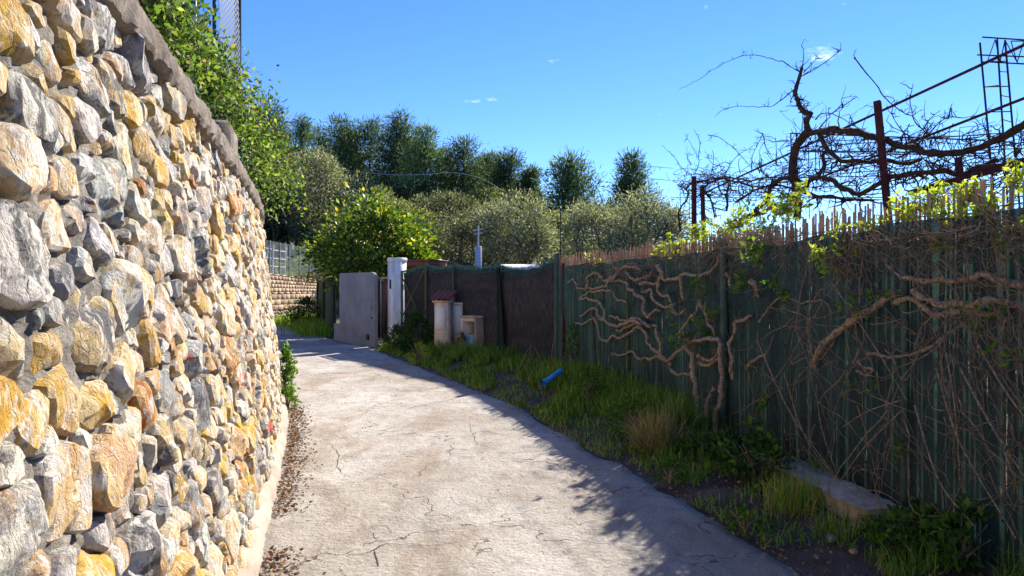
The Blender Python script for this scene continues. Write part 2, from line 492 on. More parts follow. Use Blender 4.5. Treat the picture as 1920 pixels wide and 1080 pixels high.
def make_reed():
    m = Mat('dry_reed', 0.7, 0.25)
    t = m.tint(); f = m.noise(9, 5, .6, m.P((2, 2, .5)))
    m.color(m.mix(m.rng(f, .35, .65), m.mix(1.0, t, (.62, .58, .55), 'MULTIPLY'), t))
    m.translucent(.28, (0.62, 0.36, 0.20)); return m.m
M_REED = make_reed()
def make_wire(name, col, scale, width):
    """chain-link wire: diagonal strands, open between"""
    m = Mat(name, 0.5, 0.4); m.color(col)
    sx = m.n('ShaderNodeSeparateXYZ'); m.l(m.P(), sx.inputs[0])
    al = m.math('ADD', m.math('MULTIPLY', sx.outputs[0], .35), m.math('MULTIPLY', sx.outputs[1], 1.0))
    def strand(sg):
        q = m.math('FRACT', m.math('MULTIPLY', m.math('ADD', al, m.math('MULTIPLY', sx.outputs[2], sg)), scale))
        return m.math('LESS_THAN', q, width)
    wire = m.math('MAXIMUM', strand(1.0), strand(-1.0))
    m.holes(m.math('SUBTRACT', 1.0, wire)); return m.m
M_LINK = make_wire('chain_link_wire', (0.20, 0.23, 0.23), 8.0, 0.20)
M_BNET = make_wire('blue_green_net', (0.006, 0.035, 0.075), 15.0, 0.42)

# ================================================================== THE SETTING
# plan curves, in metres; the camera stands at the origin looking along +y
WP = Path([(0.36, -3), (-0.48, 0), (-1.54, 3.79), (-2.28, 6.4), (-2.93, 8.53), (-3.62, 10.4), (-4.75, 12.6), (-6.5, 15), (-9, 17.3), (-13, 19.4)], 14)
RE = Path([(2.25, -3), (2.15, 0), (1.92, 2), (1.66, 3.94), (1.53, 4.45), (1.36, 5.12), (1.11, 5.94), (.76, 6.94), (.27, 8.7), (-.5, 10.8), (-1.7, 13.65), (-3.6, 18.2)], 12)
FP = Path([(3.3, -1), (3.02, 1.8), (2.82, 3.4), (2.64, 4.6), (2.52, 6.3), (2.30, 7.88), (1.70, 10.24), (0.9, 12.8)], 14)
GP = Path([(0.9, 12.8), (-.23, 14.8), (-1.36, 16.6), (-2.18, 17.8), (-2.95, 18.65)], 12)
BATTER, WALL_H, STONE_TOP = 0.115, 2.67, 2.55

def wall_pt(s, z, h):
    b = WP.at(s); t = WP.tan(s)
    n = np.stack([t[..., 1], -t[..., 0]], -1)
    q = b + n * (np.asarray(h) - BATTER * np.asarray(z))[..., None]
    return np.concatenate([q, np.asarray(z, float)[..., None]], -1)

def strip(mb, L, Rr, zf, cols, col=(1, 1, 1)):
    """sheet between two plan curves of equal length; zf(P, fraction) gives the height"""
    f = np.linspace(0, 1, cols + 1)
    G = L[:, None, :] * (1 - f)[None, :, None] + Rr[:, None, :] * f[None, :, None]
    Z = zf(G, f[None, :] + np.zeros(G.shape[:2]))
    V = np.concatenate([G, Z[..., None]], -1).reshape(-1, 3)
    n, c = len(L), cols + 1
    i = np.arange(n - 1)[:, None] * c; j = np.arange(cols)[None, :]
    mb.add(V, F4=np.stack([i + j, i + j + 1, i + c + j + 1, i + c + j], -1).reshape(-1, 4), col=col)
    return mb

# ---- ground and hillside: one sheet to the horizon
def terrain_z(x, y):
    def ss(a, b, v):
        t = np.clip((v - a) / (b - a), 0, 1); return t * t * (3 - 2 * t)
    left = 1 - ss(-2, 26, x)
    z = -0.07 + (ss(33, 46, y) * 2.5 + np.clip(y - 44, 0, 90) * 0.13) * (0.35 + 0.65 * left)
    z = z + ss(130, 260, y) * 14
    return z + 0.25 * ss(30, 60, y) * fbm(np.stack([x * .12, y * .12, 0 * x], -1), 3, 3)
xs = np.concatenate([np.linspace(-700, -90, 14), np.linspace(-80, 80, 81), np.linspace(90, 700, 14)])
ys = np.concatenate([np.linspace(-300, -20, 8), np.linspace(-16, 110, 64), np.linspace(120, 1200, 30)])
X, Y = np.meshgrid(xs, ys)
Z = terrain_z(X, Y)
V = np.stack([X, Y, Z], -1).reshape(-1, 3); w_ = len(xs)
i = np.arange(len(ys) - 1)[:, None] * w_; j = np.arange(w_ - 1)[None, :]
g = MB().add(V, F4=np.stack([i + j, i + j + 1, i + w_ + j + 1, i + w_ + j], -1).reshape(-1, 4)).build('ground', M_TERRAIN)
tag(g, 'bare earth and hillside ground beyond the walls and fences', kind='structure')

# ---- road
def road_z(G, f):
    P = np.concatenate([G * .9, 0 * G[..., :1]], -1)
    z = 0.018 * fbm(P, 3, 21)
    edge = np.minimum(f, 1 - f)
    return z - 0.10 * (edge < 1e-6)
nR = 320
sR = np.linspace(0, RE.len, nR)
right = RE.at(sR)
ext = catmull([(-3.6, 18.2), (-5.3, 21.0), (-6.9, 24.2), (-8.3, 27.6), (-9.7, 29.3), (-12, 27.8), (-17, 26.2)], 10)[1:]
right = np.vstack([right, ext])
tr_ = np.gradient(right, axis=0); tr_ /= np.linalg.norm(tr_, axis=1, keepdims=True)
right = right + np.stack([tr_[:, 1], -tr_[:, 0]], -1) * (.05 * fbm(np.concatenate([right * 3.1, 0 * right[:, :1]], 1), 3, 44))[:, None]
sW = np.linspace(0, WP.len, len(right))
left = WP.at(sW) + np.stack([WP.tan(sW)[:, 1], -WP.tan(sW)[:, 0]], -1) * 0.02
road = strip(MB(), left, right, road_z, 36).build('road', M_ROAD)
tag(road, 'cracked pale concrete lane curving left between wall and fences', kind='structure')

def ribbon(name, pix, w, parent, z=0.026):
    pts = np.array([gnd(*p) for p in pix]); P = catmull(pts, 6)
    q = np.concatenate([P * 9, 0 * P[:, :1]], 1)
    P = P + 0.02 * np.stack([vnoise(q, 3), vnoise(q, 9)], -1)
    t = np.gradient(P, axis=0); t /= np.maximum(np.linalg.norm(t, axis=1, keepdims=True), 1e-9)
    nn = np.stack([-t[:, 1], t[:, 0]], -1)
    ww = .42 * w * (0.55 + 0.6 * np.abs(vnoise(q * 1.7, 4)))[:, None]; ww[0] *= .2; ww[-1] *= .2
    a, b = P - nn * ww / 2, P + nn * ww / 2
    zz = road_z(P, np.full(len(P), .5))[:, None] + 0.004
    V = np.vstack([np.hstack([a, zz]), np.hstack([b, zz])]); n = len(P)
    k = np.arange(n - 1)
    return MB().add(V, F4=np.stack([k, k + 1, n + k + 1, n + k], -1)).build(name, M_CRACK, parent)
for pix, w in [
    ([(508, 726), (580, 731), (690, 735), (780, 731), (850, 722), (905, 710), (940, 698)], .030),
    ([(645, 1042), (700, 1031), (730, 1018), (800, 1021), (860, 1013)], .016),
    ([(702, 1032), (712, 1050), (710, 1062)], .022),
    ([(730, 1018), (706, 1008), (704, 998), (722, 1000), (732, 996), (722, 988), (690, 986), (672, 982)], .012),
    ([(560, 1038), (590, 1044), (610, 1050)], .012),
    ([(620, 832), (632, 850), (634, 868), (640, 888)], .014),
    ([(820, 762), (905, 745), (985, 722)], .010),
    ([(880, 792), (888, 822), (898, 838)], .012),
    ([(505, 800), (600, 806), (700, 818), (790, 814)], .008),
    ([(1010, 800), (1060, 795), (1110, 780)], .010),
    ([(640, 1060), (655, 1078)], .010),
    ([(1075, 985), (1150, 968), (1215, 950), (1275, 958)], .009),
]:
    ribbon('crack', pix, w, road)

# ---- verge: soil strip between the road edge and the ground behind the fences
sV = np.linspace(0, 1, 170)
roadedge = np.vstack([RE.at(sV * RE.len)])
def off_path(P_, s, o):
    t = P_.tan(s); return P_.at(s) + np.stack([-t[:, 1], t[:, 0]], -1) * o
fence_all = np.vstack([FP.at(np.linspace(0, FP.len, 120)), GP.at(np.linspace(0, GP.len, 50))[1:]])
dl = np.concatenate([[0], np.cumsum(np.linalg.norm(np.diff(fence_all, axis=0), axis=1))]); dl /= dl[-1]
fl = np.stack([np.interp(sV, dl, fence_all[:, 0]), np.interp(sV, dl, fence_all[:, 1])], -1)
tv = np.gradient(roadedge, axis=0); tv /= np.linalg.norm(tv, axis=1, keepdims=True)
nv = np.stack([tv[:, 1], -tv[:, 0]], -1)
def verge_h(G):
    return 0.035 * fbm(np.concatenate([G * 2.3, 0 * G[..., :1]], -1), 4, 31)
def verge_z(G, f):
    return -0.06 + 0.12 * np.clip(f * 2.2, 0, 1) + verge_h(G) * np.clip(f * 4, 0, 1)
verge = strip(MB(), roadedge - nv * .25, fl + nv * 1.3, verge_z, 24).build('verge', M_SOIL)
tag(verge, 'strip of dark soil between the lane and the fences', kind='structure')

# ---- terrace behind the left wall
sT = np.linspace(0, WP.len, 60); tT = WP.tan(sT); nT = np.stack([tT[:, 1], -tT[:, 0]], -1)
ter = strip(MB(), WP.at(sT) - nT * (BATTER * 2.7 + .15), WP.at(sT) - nT * 24, lambda G, f: 2.42 + f * 4 + 0.1 * fbm(np.concatenate([G * .7, 0 * G[..., :1]], -1), 3, 4), 16).build('terrace', M_TERRAIN)
tag(ter, 'raised earth terrace held by the stone wall', kind='structure')

# ================================================================== LEFT STONE WALL
wall = empty('stone_wall', (*WP.at(WP.s_of_y(4)), 0), 'tall rubble stone retaining wall of white, grey and ochre stones along the lane', 'wall')
S0, S1 = WP.s_of_y(-0.4), WP.s_of_y(12.4)

WHT, GRY, DGR, CRM, OCH, PNK, ORG, TAN = (.72, .67, .57), (.36, .345, .335), (.15, .145, .145), (.70, .51, .26), (.64, .37, .045), (.60, .37, .20), (.50, .19, .04), (.55, .38, .18)
PAL = [((WHT, GRY), .11), ((WHT, CRM), .17), ((WHT, DGR), .07), ((GRY, WHT), .08), ((GRY, DGR), .05), ((CRM, WHT), .17), ((CRM, OCH), .15), ((OCH, CRM), .11), ((GRY, CRM), .04), ((PNK, WHT), .05), ((PNK, CRM), .04), ((ORG, TAN), .05), ((TAN, DGR), .06)]
def stone_col(rg):
    u = rg.random() * sum(w for _, w in PAL); a = 0
    for c, w in PAL:
        a += w
        if u <= a: break
    k = 0.84 + 0.30 * rg.random()
    return [np.clip(np.array(q) * k * (1 + np.array([rg.gauss(0, .03) for _ in range(3)])), .02, .82) for q in c]

# seeds of very unequal size, wider than tall
seeds = []; grid = {}
def near_seeds(s, z, rng_):
    gi, gj = int(s // .3), int(z // .3)
    for i_ in range(gi - rng_, gi + rng_ + 1):
        for j_ in range(gj - rng_, gj + rng_ + 1):
            yield from grid.get((i_, j_), ())
def throw(rmin, rmax, tries, keep):
    for _ in range(tries):
        r = R.uniform(rmin, rmax); s = R.uniform(S0 - .2, S1 + .2); z = R.uniform(0.02, STONE_TOP)
        ok = True
        for m in near_seeds(s, z, 1):
            s2, z2, r2 = seeds[m]; ds = (s - s2) / 1.38
            if ds * ds + (z - z2) ** 2 < (keep * (r + r2)) ** 2: ok = False; break
        if ok:
            grid.setdefault((int(s // .3), int(z // .3)), []).append(len(seeds)); seeds.append((s, z, r))
throw(.092, .125, 330, .97)
throw(.062, .086, 4200, .93)
throw(.042, .058, 9000, .90)
throw(.024, .034, 7000, .92)

def clip_poly(poly, nx, ny, d):
    """keep nx*x+ny*y <= d"""
    out = []; n = len(poly)
    for k in range(n):
        a, b = poly[k], poly[(k + 1) % n]
        da, db = nx * a[0] + ny * a[1] - d, nx * b[0] + ny * b[1] - d
        if da <= 0: out.append(a)
        if (da < 0) != (db < 0):
            t = da / (da - db); out.append((a[0] + (b[0] - a[0]) * t, a[1] + (b[1] - a[1]) * t))
    return out

def cell(k):
    s, z, r = seeds[k]
    poly = [(-.6, -.5), (.6, -.5), (.6, .5), (-.6, .5)]
    for m in near_seeds(s, z, 2):
        if m == k: continue
        s2, z2, r2 = seeds[m]
        dx, dy = (s2 - s) / 1.38, z2 - z
        q = dx * dx + dy * dy
        if q > .55: continue
        D_ = math.sqrt(q)
        off = (q + r * r - r2 * r2) / (2 * D_)
        nx, ny = dx / D_, dy / D_
        # metric is stretched along s; go back to metres
        gx, gy = nx / 1.38, ny; gl = math.hypot(gx, gy)
        gap = R.uniform(.003, .013)
        poly = clip_poly(poly, gx / gl, gy / gl, off / gl - gap)
        if len(poly) < 3: return None
    poly = clip_poly(poly, 0, -1, z + .0 - .01)          # ground
    poly = clip_poly(poly, 0, 1, STONE_TOP - z)               # under the coping
    return poly if len(poly) >= 3 else None

def radial(poly, n):
    P = np.array(poly); c = P.mean(0)
    a = 0; cc = np.zeros(2)
    for k in range(len(P)):
        p, q = P[k], P[(k + 1) % len(P)]; w = p[0] * q[1] - p[1] * q[0]; a += w; cc += (p + q) * w
    if abs(a) > 1e-8: c = cc / (3 * a)
    Q = P - c
    th = np.linspace(0, 2 * math.pi, n, endpoint=False); d = np.stack([np.cos(th), np.sin(th)], -1)
    r = np.full(n, 9.0)
    for k in range(len(Q)):
        p, q = Q[k], Q[(k + 1) % len(Q)]; e = q - p; nn = np.array([e[1], -e[0]]); l = np.linalg.norm(nn)
        if l < 1e-7: continue
        nn /= l; dd = nn @ p
        if dd < 0: nn, dd = -nn, -dd
        pr = d @ nn
        r = np.minimum(r, np.where(pr > 1e-6, dd / np.maximum(pr, 1e-6), 9))
    r = (np.roll(r, 1) + 3 * r + np.roll(r, -1)) / 5
    r = r * (1 + .07 * fbm(np.stack([np.cos(th) * 2.2 + P[0, 0] * 90, np.sin(th) * 2.2 + P[0, 1] * 70, 0 * th], -1), 2, 6))
    return c, th, r, abs(a) / 2

def make_stone_geo(k, poly):
    s, z, rr = seeds[k]
    rg = random.Random(k * 7 + 3)
    near = WP.at(np.array([s]))[0][1]
    big = rr > .08
    n = 40 if (near < 3.2 and big) else 28 if (near < 6 and big) else 18
    c, th, r, area = radial(poly, n)
    rho = [1.0, 1.02, 1.015, .985, .90, .72, .50, .26] if n >= 28 else [1.0, 1.02, .95, .78, .45]
    prof = [-.06, .30, .66, .90, .99, 1.0, 1.0, 1.0] if n >= 28 else [-.05, .35, .80, 1.0, 1.0]
    size = math.sqrt(area)
    rel = min(0.058 + size * rg.uniform(.03, .22), .10)
    u = np.concatenate([np.outer(rho, r * np.cos(th)).ravel(), [0.0]])
    v = np.concatenate([np.outer(rho, r * np.sin(th)).ravel(), [0.0]])
    base = np.concatenate([np.repeat(prof, n), [1.0]])
    h = base * rel; h[base < 0] = -.07
    R0 = r.mean()
    ta, tb = rg.gauss(0, .12), rg.gauss(-.03, .12)
    top = rel * (1 + .0) + ta * u + tb * v
    for _ in range(rg.choice((3, 4, 5, 6))):
        a = rg.uniform(0, 2 * math.pi); d = u * math.cos(a) + v * math.sin(a)
        top = np.minimum(top, rel * rg.uniform(.95, 1.05) - rg.choice((.12, .25, .45, .9, 1.4)) * (d - R0 * rg.uniform(.1, .95)))
    front = base > 0
    h = np.where(front, np.minimum(h, np.maximum(top, rel * .52) * (0.35 + .65 * base)), h)
    P = wall_pt(s + c[0] + u, z + c[1] + v, h)
    t = WP.tan(np.array([s]))[0]; nrm = np.array([t[1], -t[0], .0])
    amp = min(.018, size * .085)
    w = np.where(front, 1.0, 0.0)[:, None]
    q = P * 9 + k * 1.37
    P = P + w * (nrm * (amp * fbm(q, 3, 5))[:, None] + np.array([t[0], t[1], 0]) * (amp * .9 * fbm(q, 2, 8))[:, None] + np.array([0, 0, 1.0]) * (amp * .9 * fbm(q, 2, 12))[:, None])
    if n >= 28:   # broken, stepped faces
        rdg = 1 - np.abs(vnoise(q * np.array([1.6, 1.6, .8]), 41)) * 2
        P = P + w * nrm * (amp * .55 * rdg * (base > .9))[:, None]
    m = len(rho); f4 = []
    i = np.arange(m - 1)[:, None] * n; j = np.arange(n)[None, :]; j2 = (j + 1) % n
    f4 = np.stack([i + j, i + j2, i + n + j2, i + n + j], -1).reshape(-1, 4)
    jj = np.arange(n); f3 = np.stack([(m - 1) * n + jj, (m - 1) * n + (jj + 1) % n, np.full(n, m * n)], -1)
    ca_, cb_ = stone_col(rg)
    col = np.tile(ca_, (len(P), 1))
    px = 960 + F * P[:, 0] / np.maximum(P[:, 1], .05); py = 540 - F * (P[:, 2] - EYE) / np.maximum(P[:, 1], .05)
    for (mx, my, rad_) in ((455, 711, 9), (507, 800, 7), (362, 668, 8)):
        red = (px - mx) ** 2 + ((py - my) * .6) ** 2 < rad_ ** 2
        col[red & (base > .5)] = (.60, .06, .035)
    inside = (P[:, 1] > .2) & (px > 0) & (px < 1920) & (py > 0) & (py < 1080)
    shown = 0.0
    if inside.any():
        shown = (np.ptp(np.clip(px[inside], 0, 1920)) + 2) * (np.ptp(np.clip(py[inside], 0, 1080)) + 2)
        if near > 9.6: shown *= .05
    return dict(V=P, f4=f4, f3=f3, col=col, col2=cb_, shown=shown, c=P.mean(0))

geos = []
for k in range(len(seeds)):
    poly = cell(k)
    if poly is None: continue
    geos.append(make_stone_geo(k, poly))
geos.sort(key=lambda q: -q['shown'])
for q in geos[:298]:
    o = MB().add(q['V'], F4=q['f4'], F3=q['f3'], col=q['col'], col2=q['col2']).build('stone', M_STONE, smooth=True, sharp=24, origin=q['c'])
    under(o, wall)
rest = MB()
for q in geos[298:]: rest.add(q['V'], F4=q['f4'], F3=q['f3'], col=q['col'], col2=q['col2'])
o = rest.build('small_stones', M_STONE, smooth=True, sharp=38, kind='stuff', origin=wall.location); under(o, wall)

# mortar bed
ss_ = np.concatenate([np.arange(2.4, 12, .024), np.arange(12, WP.len, .05)]); zz_ = np.arange(-0.1, 2.60, .024)
Sg, Zg = np.meshgrid(ss_, zz_, indexing='ij')
P0 = wall_pt(Sg, Zg, np.zeros_like(Sg))
hh = 0.029 + .014 * fbm(P0 * 8, 3, 51) + .030 * np.abs(vnoise(P0 * 22, 52)) + .012 * vnoise(P0 * 40, 53)
Pm = wall_pt(Sg, Zg, hh).reshape(-1, 3)
a_, b_ = len(ss_), len(zz_)
i = np.arange(a_ - 1)[:, None] * b_; j = np.arange(b_ - 1)[None, :]
o = MB().add(Pm, F4=np.stack([i + j, i + b_ + j, i + b_ + j + 1, i + j + 1], -1).reshape(-1, 4)).build('mortar', M_MORTAR, origin=wall.location); under(o, wall)

# coping: a lumpy concrete cap
def cap_strip(prof, step, amp, name, mat, s0=0.0, s1=None, seed=61, fr=11.0):
    ss = np.arange(s0, s1 or WP.len, step); pr = np.array(prof, float)
    Sg = np.repeat(ss[:, None], len(pr), 1); H = np.repeat(pr[None, :, 0], len(ss), 0); Zc = np.repeat(pr[None, :, 1], len(ss), 0)
    P = wall_pt(Sg, Zc, H + BATTER * 0)
    q = P * fr
    P = P + np.stack([amp * fbm(q, 3, seed), amp * .5 * fbm(q, 3, seed + 1), amp * fbm(q, 3, seed + 2)], -1)
    n, c = len(ss), len(pr)
    i = np.arange(n - 1)[:, None] * c; j = np.arange(c - 1)[None, :]
    P = P + (amp * .4 * vnoise(P * 23, seed + 5))[..., None] * np.array([.9, .3, .7])
    return MB().add(P.reshape(-1, 3), F4=np.stack([i + j, i + c + j, i + c + j + 1, i + j + 1], -1).reshape(-1, 4)).build(name, mat, origin=wall.location, sharp=28)
o = cap_strip([(-.35, 2.46), (-.1, 2.50), (.06, 2.52), (.10, 2.53), (.115, 2.55), (.12, 2.60), (.12, 2.645), (.112, 2.672), (.09, 2.682), (.0, 2.69), (-.10, 2.692), (-.20, 2.685), (-.235, 2.66), (-.25, 2.55), (-.3, 2.4)], .025, .015, 'coping', M_COPING); under(o, wall)
o = cap_strip([(.0, .15), (.06, .12), (.10, .10), (.118, .07), (.125, .04), (.135, -.04)], .06, .012, 'footing', M_FOOT, fr=4); under(o, wall)

# concrete stub standing up on the coping
sp = WP.s_of_y(6.35); pt = wall_pt(np.array([sp]), np.array([2.66]), np.array([-.14]))[0]; tg = WP.tan(np.array([sp]))[0]
st = MB()
ca = math.atan2(tg[1], tg[0])
box(st, (0, 0, -.25), .62, .30, .66, ca, bev=.03)
o = st.build('concrete_stub', M_COPING, smooth=False); o.location = (*pt[:2], pt[2])
tag(o, 'short weathered concrete stub rising from the coping of the stone wall', 'pier', kind='thing')

# ================================================================== FAR WALL with wire fence
FA, FB = np.array([-11.6, 21.5]), np.array([-9.84, 35.0])
fdir = (FB - FA) / np.linalg.norm(FB - FA); fnor = np.array([fdir[1], -fdir[0]])     # towards the road
flen = float(np.linalg.norm(FB - FA))
def far_pt(l, z, h=0.0): 
    p = FA + fdir * l + fnor * h; return np.array([p[0], p[1], z])
def far_top(l): return np.interp(l, [7.4, 13.6], [2.20, 1.97])
far = empty('block_wall', (*FA, 0), 'far tan block wall with rubble base behind the bend of the lane', 'wall')
fang = math.atan2(fdir[1], fdir[0])
b = MB()
for l in np.arange(0, flen, .9):
    box(b, far_pt(l + .45, -.1, -.22), .9, .36, far_top(l) + .04, fang)
o = b.build('core', M_MORTAR, smooth=False, origin=far.location); under(o, far)
blk_meshes = []
for k in range(6):
    q = MB(); box(q, (0, 0, 0), 1, 1, 1, 0, col=np.array((.50, .36, .25)) * (0.78 + .09 * k), bev=.06)
    me = q.mesh('block'); me.materials.append(M_BLOCK); blk_meshes.append(me)
def put_block(l, z, w, h, d, name='block'):
    o = bpy.data.objects.new(name, R.choice(blk_meshes)); COL.objects.link(o)
    p = far_pt(l, z, -.03 + d / 2); o.location = tuple(p); o.scale = (w, .16, h); o.rotation_euler = (0, 0, fang)
    under(o, far)
l0 = 6.4
for (z0, z1, rows, wmin, wmax, dep) in ((1.42, 1.0, 4, .22, .44, .02), (.62, 1.33, 3, .40, .75, .035)):
    top_rel = z0 == 1.42
    for r in range(rows):
        l = l0 + R.uniform(0, .2)
        while l < flen:
            w = R.uniform(wmin, wmax)
            hi = far_top(l) - .02 if top_rel else 1.33
            lo = 1.42 if top_rel else .62
            hh_ = (hi - lo) / rows
            put_block(l + w / 2, lo + r * hh_ + .008, w - .016, hh_ - .014, dep + R.uniform(0, .03))
            l += w
b = MB()
for l in np.arange(l0, flen, .6): box(b, far_pt(l + .3, 1.34, -.02), .6, .2, .07, fang, col=(.45, .33, .23))
o = b.build('ledge', M_BLOCK, smooth=False, origin=far.location); under(o, far)
b = MB()
for l in np.arange(0, flen, .7): box(b, far_pt(l + .35, far_top(l + .35), -.2), .7, .46, .06, fang, col=(.42, .33, .25), bev=.012)
o = b.build('coping', M_BLOCK, smooth=False, origin=far.location); under(o, far)
rub = []
for k in range(5):
    u_, v_ = np.meshgrid(np.linspace(0, 2 * math.pi, 9)[:-1], np.linspace(.15, math.pi - .15, 5), indexing='ij')
    S_ = np.stack([np.cos(u_) * np.sin(v_), np.sin(u_) * np.sin(v_), np.cos(v_)], -1)
    S_ = S_ * (1 + .22 * vnoise(S_ * 1.6 + k * 9, 7)[..., None])
    n1, n2 = S_.shape[:2]; i = np.arange(n1)[:, None]; j = np.arange(n2 - 1)[None, :]
    fq = np.stack([i * n2 + j, i * n2 + j + 1, ((i + 1) % n1) * n2 + j + 1, ((i + 1) % n1) * n2 + j], -1).reshape(-1, 4)
    q = MB(); q.add(S_.reshape(-1, 3) * .5, F4=fq, col=np.array((.58, .44, .33)) * (.75 + .12 * k))
    me = q.mesh('rubble_stone'); me.materials.append(M_BLOCK); rub.append(me)
z = .03
for r in range(4):
    l = l0
    while l < flen:
        w = R.uniform(.16, .30)
        o = bpy.data.objects.new('rubble_stone', R.choice(rub)); COL.objects.link(o)
        o.location = tuple(far_pt(l + w / 2, .07 + r * .15 + R.uniform(-.02, .02), .0)); o.scale = (w * 1.05, .22, .175); o.rotation_euler = (R.uniform(-.3, .3), R.uniform(-.4, .4), fang)
        under(o, far); l += w

fb = strip(MB(), np.array([FA - fnor * .3 + fdir * t for t in np.linspace(-3, flen + 12, 20)]), np.array([FA - fnor * 30 + fdir * t for t in np.linspace(-3, flen + 12, 20)]), lambda G, f: 1.9 + f * 5, 8).build('upper_field', M_TERRAIN)
tag(fb, 'earth bank above the far block wall', kind='structure')

wf = empty('wire_fence', tuple(far_pt(7, 2.1, -.2)), 'grey chain-link fence on thin posts along the top of the far block wall', 'fence')
def far_l(px):   # distance along the far wall that shows at this pixel column
    ls = np.linspace(0, flen, 400); pp = FA[None] + fdir[None] * ls[:, None] - fnor[None] * .2
    return float(np.interp(px, 960 + F * pp[:, 0] / pp[:, 1], ls))
for px in (470, 488, 506, 525, 543, 562, 581, 599):
    l = far_l(px); q = MB(); t0 = far_pt(l, far_top(l), -.2)
    tube(q, [t0, t0 + (0, 0, 1.55)], .022, 6); o = q.build('post', M_GALV, origin=t0); under(o, wf)
q = MB(); la, lb = far_l(460), flen + 3
A_, B_ = far_pt(la, far_top(la) + .04, -.22), far_pt(lb, 1.99, -.22)
q.add([A_, B_, B_ + (0, 0, 1.5), A_ + (0, 0, 1.5)], F4=[[0, 1, 2, 3]]); o = q.build('chain_link', M_LINK, origin=A_); under(o, wf)

ld = empty('ladder_frame', tuple(far_pt(far_l(512), 2.2, -.8)), 'white metal ladder frame standing behind the wire fence on the block wall', 'ladder')
def fl_pt(px, py, back=.8):
    l = far_l(px); p = FA + fdir * l - fnor * back; D = p[1]; X_ = (px - 960) / F * D
    return np.array([X_, D, EYE + (540 - py) / F * D])
for (a, b_) in (((493, 460), (490, 512)), ((513, 458), (511, 514)), ((536, 463), (534, 518)), ((504, 460), (496, 512)), ((513, 492), (522, 516))):
    q = MB(); tube(q, [fl_pt(*a), fl_pt(*b_)], .025, 6); o = q.build('rail', M_WHITE, origin=fl_pt(*a)); under(o, ld)
for (a, b_) in (((492, 464), (509, 467)), ((492, 481), (508, 484)), ((490, 496), (509, 499)), ((513, 469), (536, 472)), ((513, 484), (535, 487)), ((511, 499), (535, 501))):
    q = MB(); tube(q, [fl_pt(*a), fl_pt(*b_)], .022, 6); o = q.build('rung', M_WHITE, origin=fl_pt(*a)); under(o, ld)

# ================================================================== DARK GREEN SCREENED FENCE at the bend
sf = empty('screened_fence', (-7.3, 27, 0), 'dark green cloth-screened fence between the bend and the grey wall', 'fence')
SA, SB = np.array([-8.55, 30.2]), np.array([-5.95, 23.0])
def sfp(t, z): p = SA + (SB - SA) * t; return np.array([p[0], p[1], z])
for (t0, t1) in ((0, .45), (.45, 1)):
    n = 14; q = MB(); tt = np.linspace(t0, t1, n); zz = np.array([.05, .7, 1.4, 1.93])
    V = []
    for t in tt:
        for z in zz:
            p = sfp(t, z + (.1 * t if z > 1 else 0)); p[0] += .03 * vnoise(np.array([t * 19, z * 3, .3])); V.append(p)
    i = np.arange(n - 1)[:, None] * 4; j = np.arange(3)[None, :]
    q.add(V, F4=np.stack([i + j, i + 4 + j, i + 5 + j, i + j + 1], -1).reshape(-1, 4)); o = q.build('screen_panel', M_SCREEN, origin=sfp(t0, 0)); under(o, sf)
for t in (0, .45, 1.0):
    q = MB(); p = sfp(t, 0) + (-.05, -.03, 0); tube(q, [p, p + (0, 0, 2.05 + .08 * t)], .045, 6); o = q.build('post', M_BLACK, origin=p); under(o, sf)

# ================================================================== GREY WALL, GATE, PILLAR
GA, GB = np.array([-5.56, 21.3]), np.array([-3.84, 19.1])
gdir = (GB - GA) / np.linalg.norm(GB - GA); gl_ = float(np.linalg.norm(GB - GA)); gback = np.array([-gdir[1], gdir[0]])
def gw(l, z, back=0.0): p = GA + gdir * l + gback * back; return np.array([p[0], p[1], z])
gwall = empty('entrance_wall', (*GA, 0), 'grey rendered garden wall beside the brown gate, low step at its end', 'wall')
prof = [(0, -.1), (gl_, -.1), (gl_, 1.90), (gl_ - .03, 1.97), (gl_ - .09, 2.02), (gl_ - .18, 2.045), (gl_ - .30, 2.05), (.47, 2.05), (.45, 2.03), (.45, .50), (.02, .50), (0, .48)]
q = MB(); n = len(prof)
Vf = [gw(l, z) for l, z in prof]; Vb = [gw(l, z, .09) for l, z in prof]
q.add(Vf + Vb, F4=[[k, k + n, (k + 1) % n + n, (k + 1) % n] for k in range(n)])
me_f = []
import bmesh
def ngon(name, fr, bk, mat, parent):
    bm = bmesh.new(); a = [bm.verts.new(tuple(v)) for v in fr]; c = [bm.verts.new(tuple(v)) for v in bk]
    bm.faces.new(a); bm.faces.new(list(reversed(c)))
    for k in range(len(a)):
        k2 = (k + 1) % len(a); bm.faces.new((a[k2], a[k], c[k], c[k2]))
    bmesh.ops.recalc_face_normals(bm, faces=bm.faces)
    me = bpy.data.meshes.new(name); bm.to_mesh(me); bm.free(); me.materials.append(mat)
    o = bpy.data.objects.new(name, me); COL.objects.link(o); 
    if parent is not None: under(o, parent)
    return o
ngon('wall_body', Vf, Vb, M_GREYWALL, gwall)
q = MB(); c0 = gw(.435, .52, .045); box(q, c0, .02, .085, 1.51, math.atan2(gdir[1], gdir[0])); o = q.build('lit_end_face', M_CREAM, smooth=False, origin=c0); under(o, gwall)  # cream colour stands in for sunlight on the grey wall's end
q = MB(); tube(q, [gw(gl_ - .42, .2, .02), gw(gl_ - .42, .2, -.03)], .085, 14); o = q.build('vent_pipe', M_BLACK, origin=gw(gl_ - .42, .2)); under(o, gwall)
q = MB(); c0 = gw(gl_ - .2, .98, -.006); box(q, c0, .12, .03, .32, math.atan2(gdir[1], gdir[0]), bev=.006); o = q.build('letter_slot', M_GREYWALL, smooth=False, origin=c0); under(o, gwall)
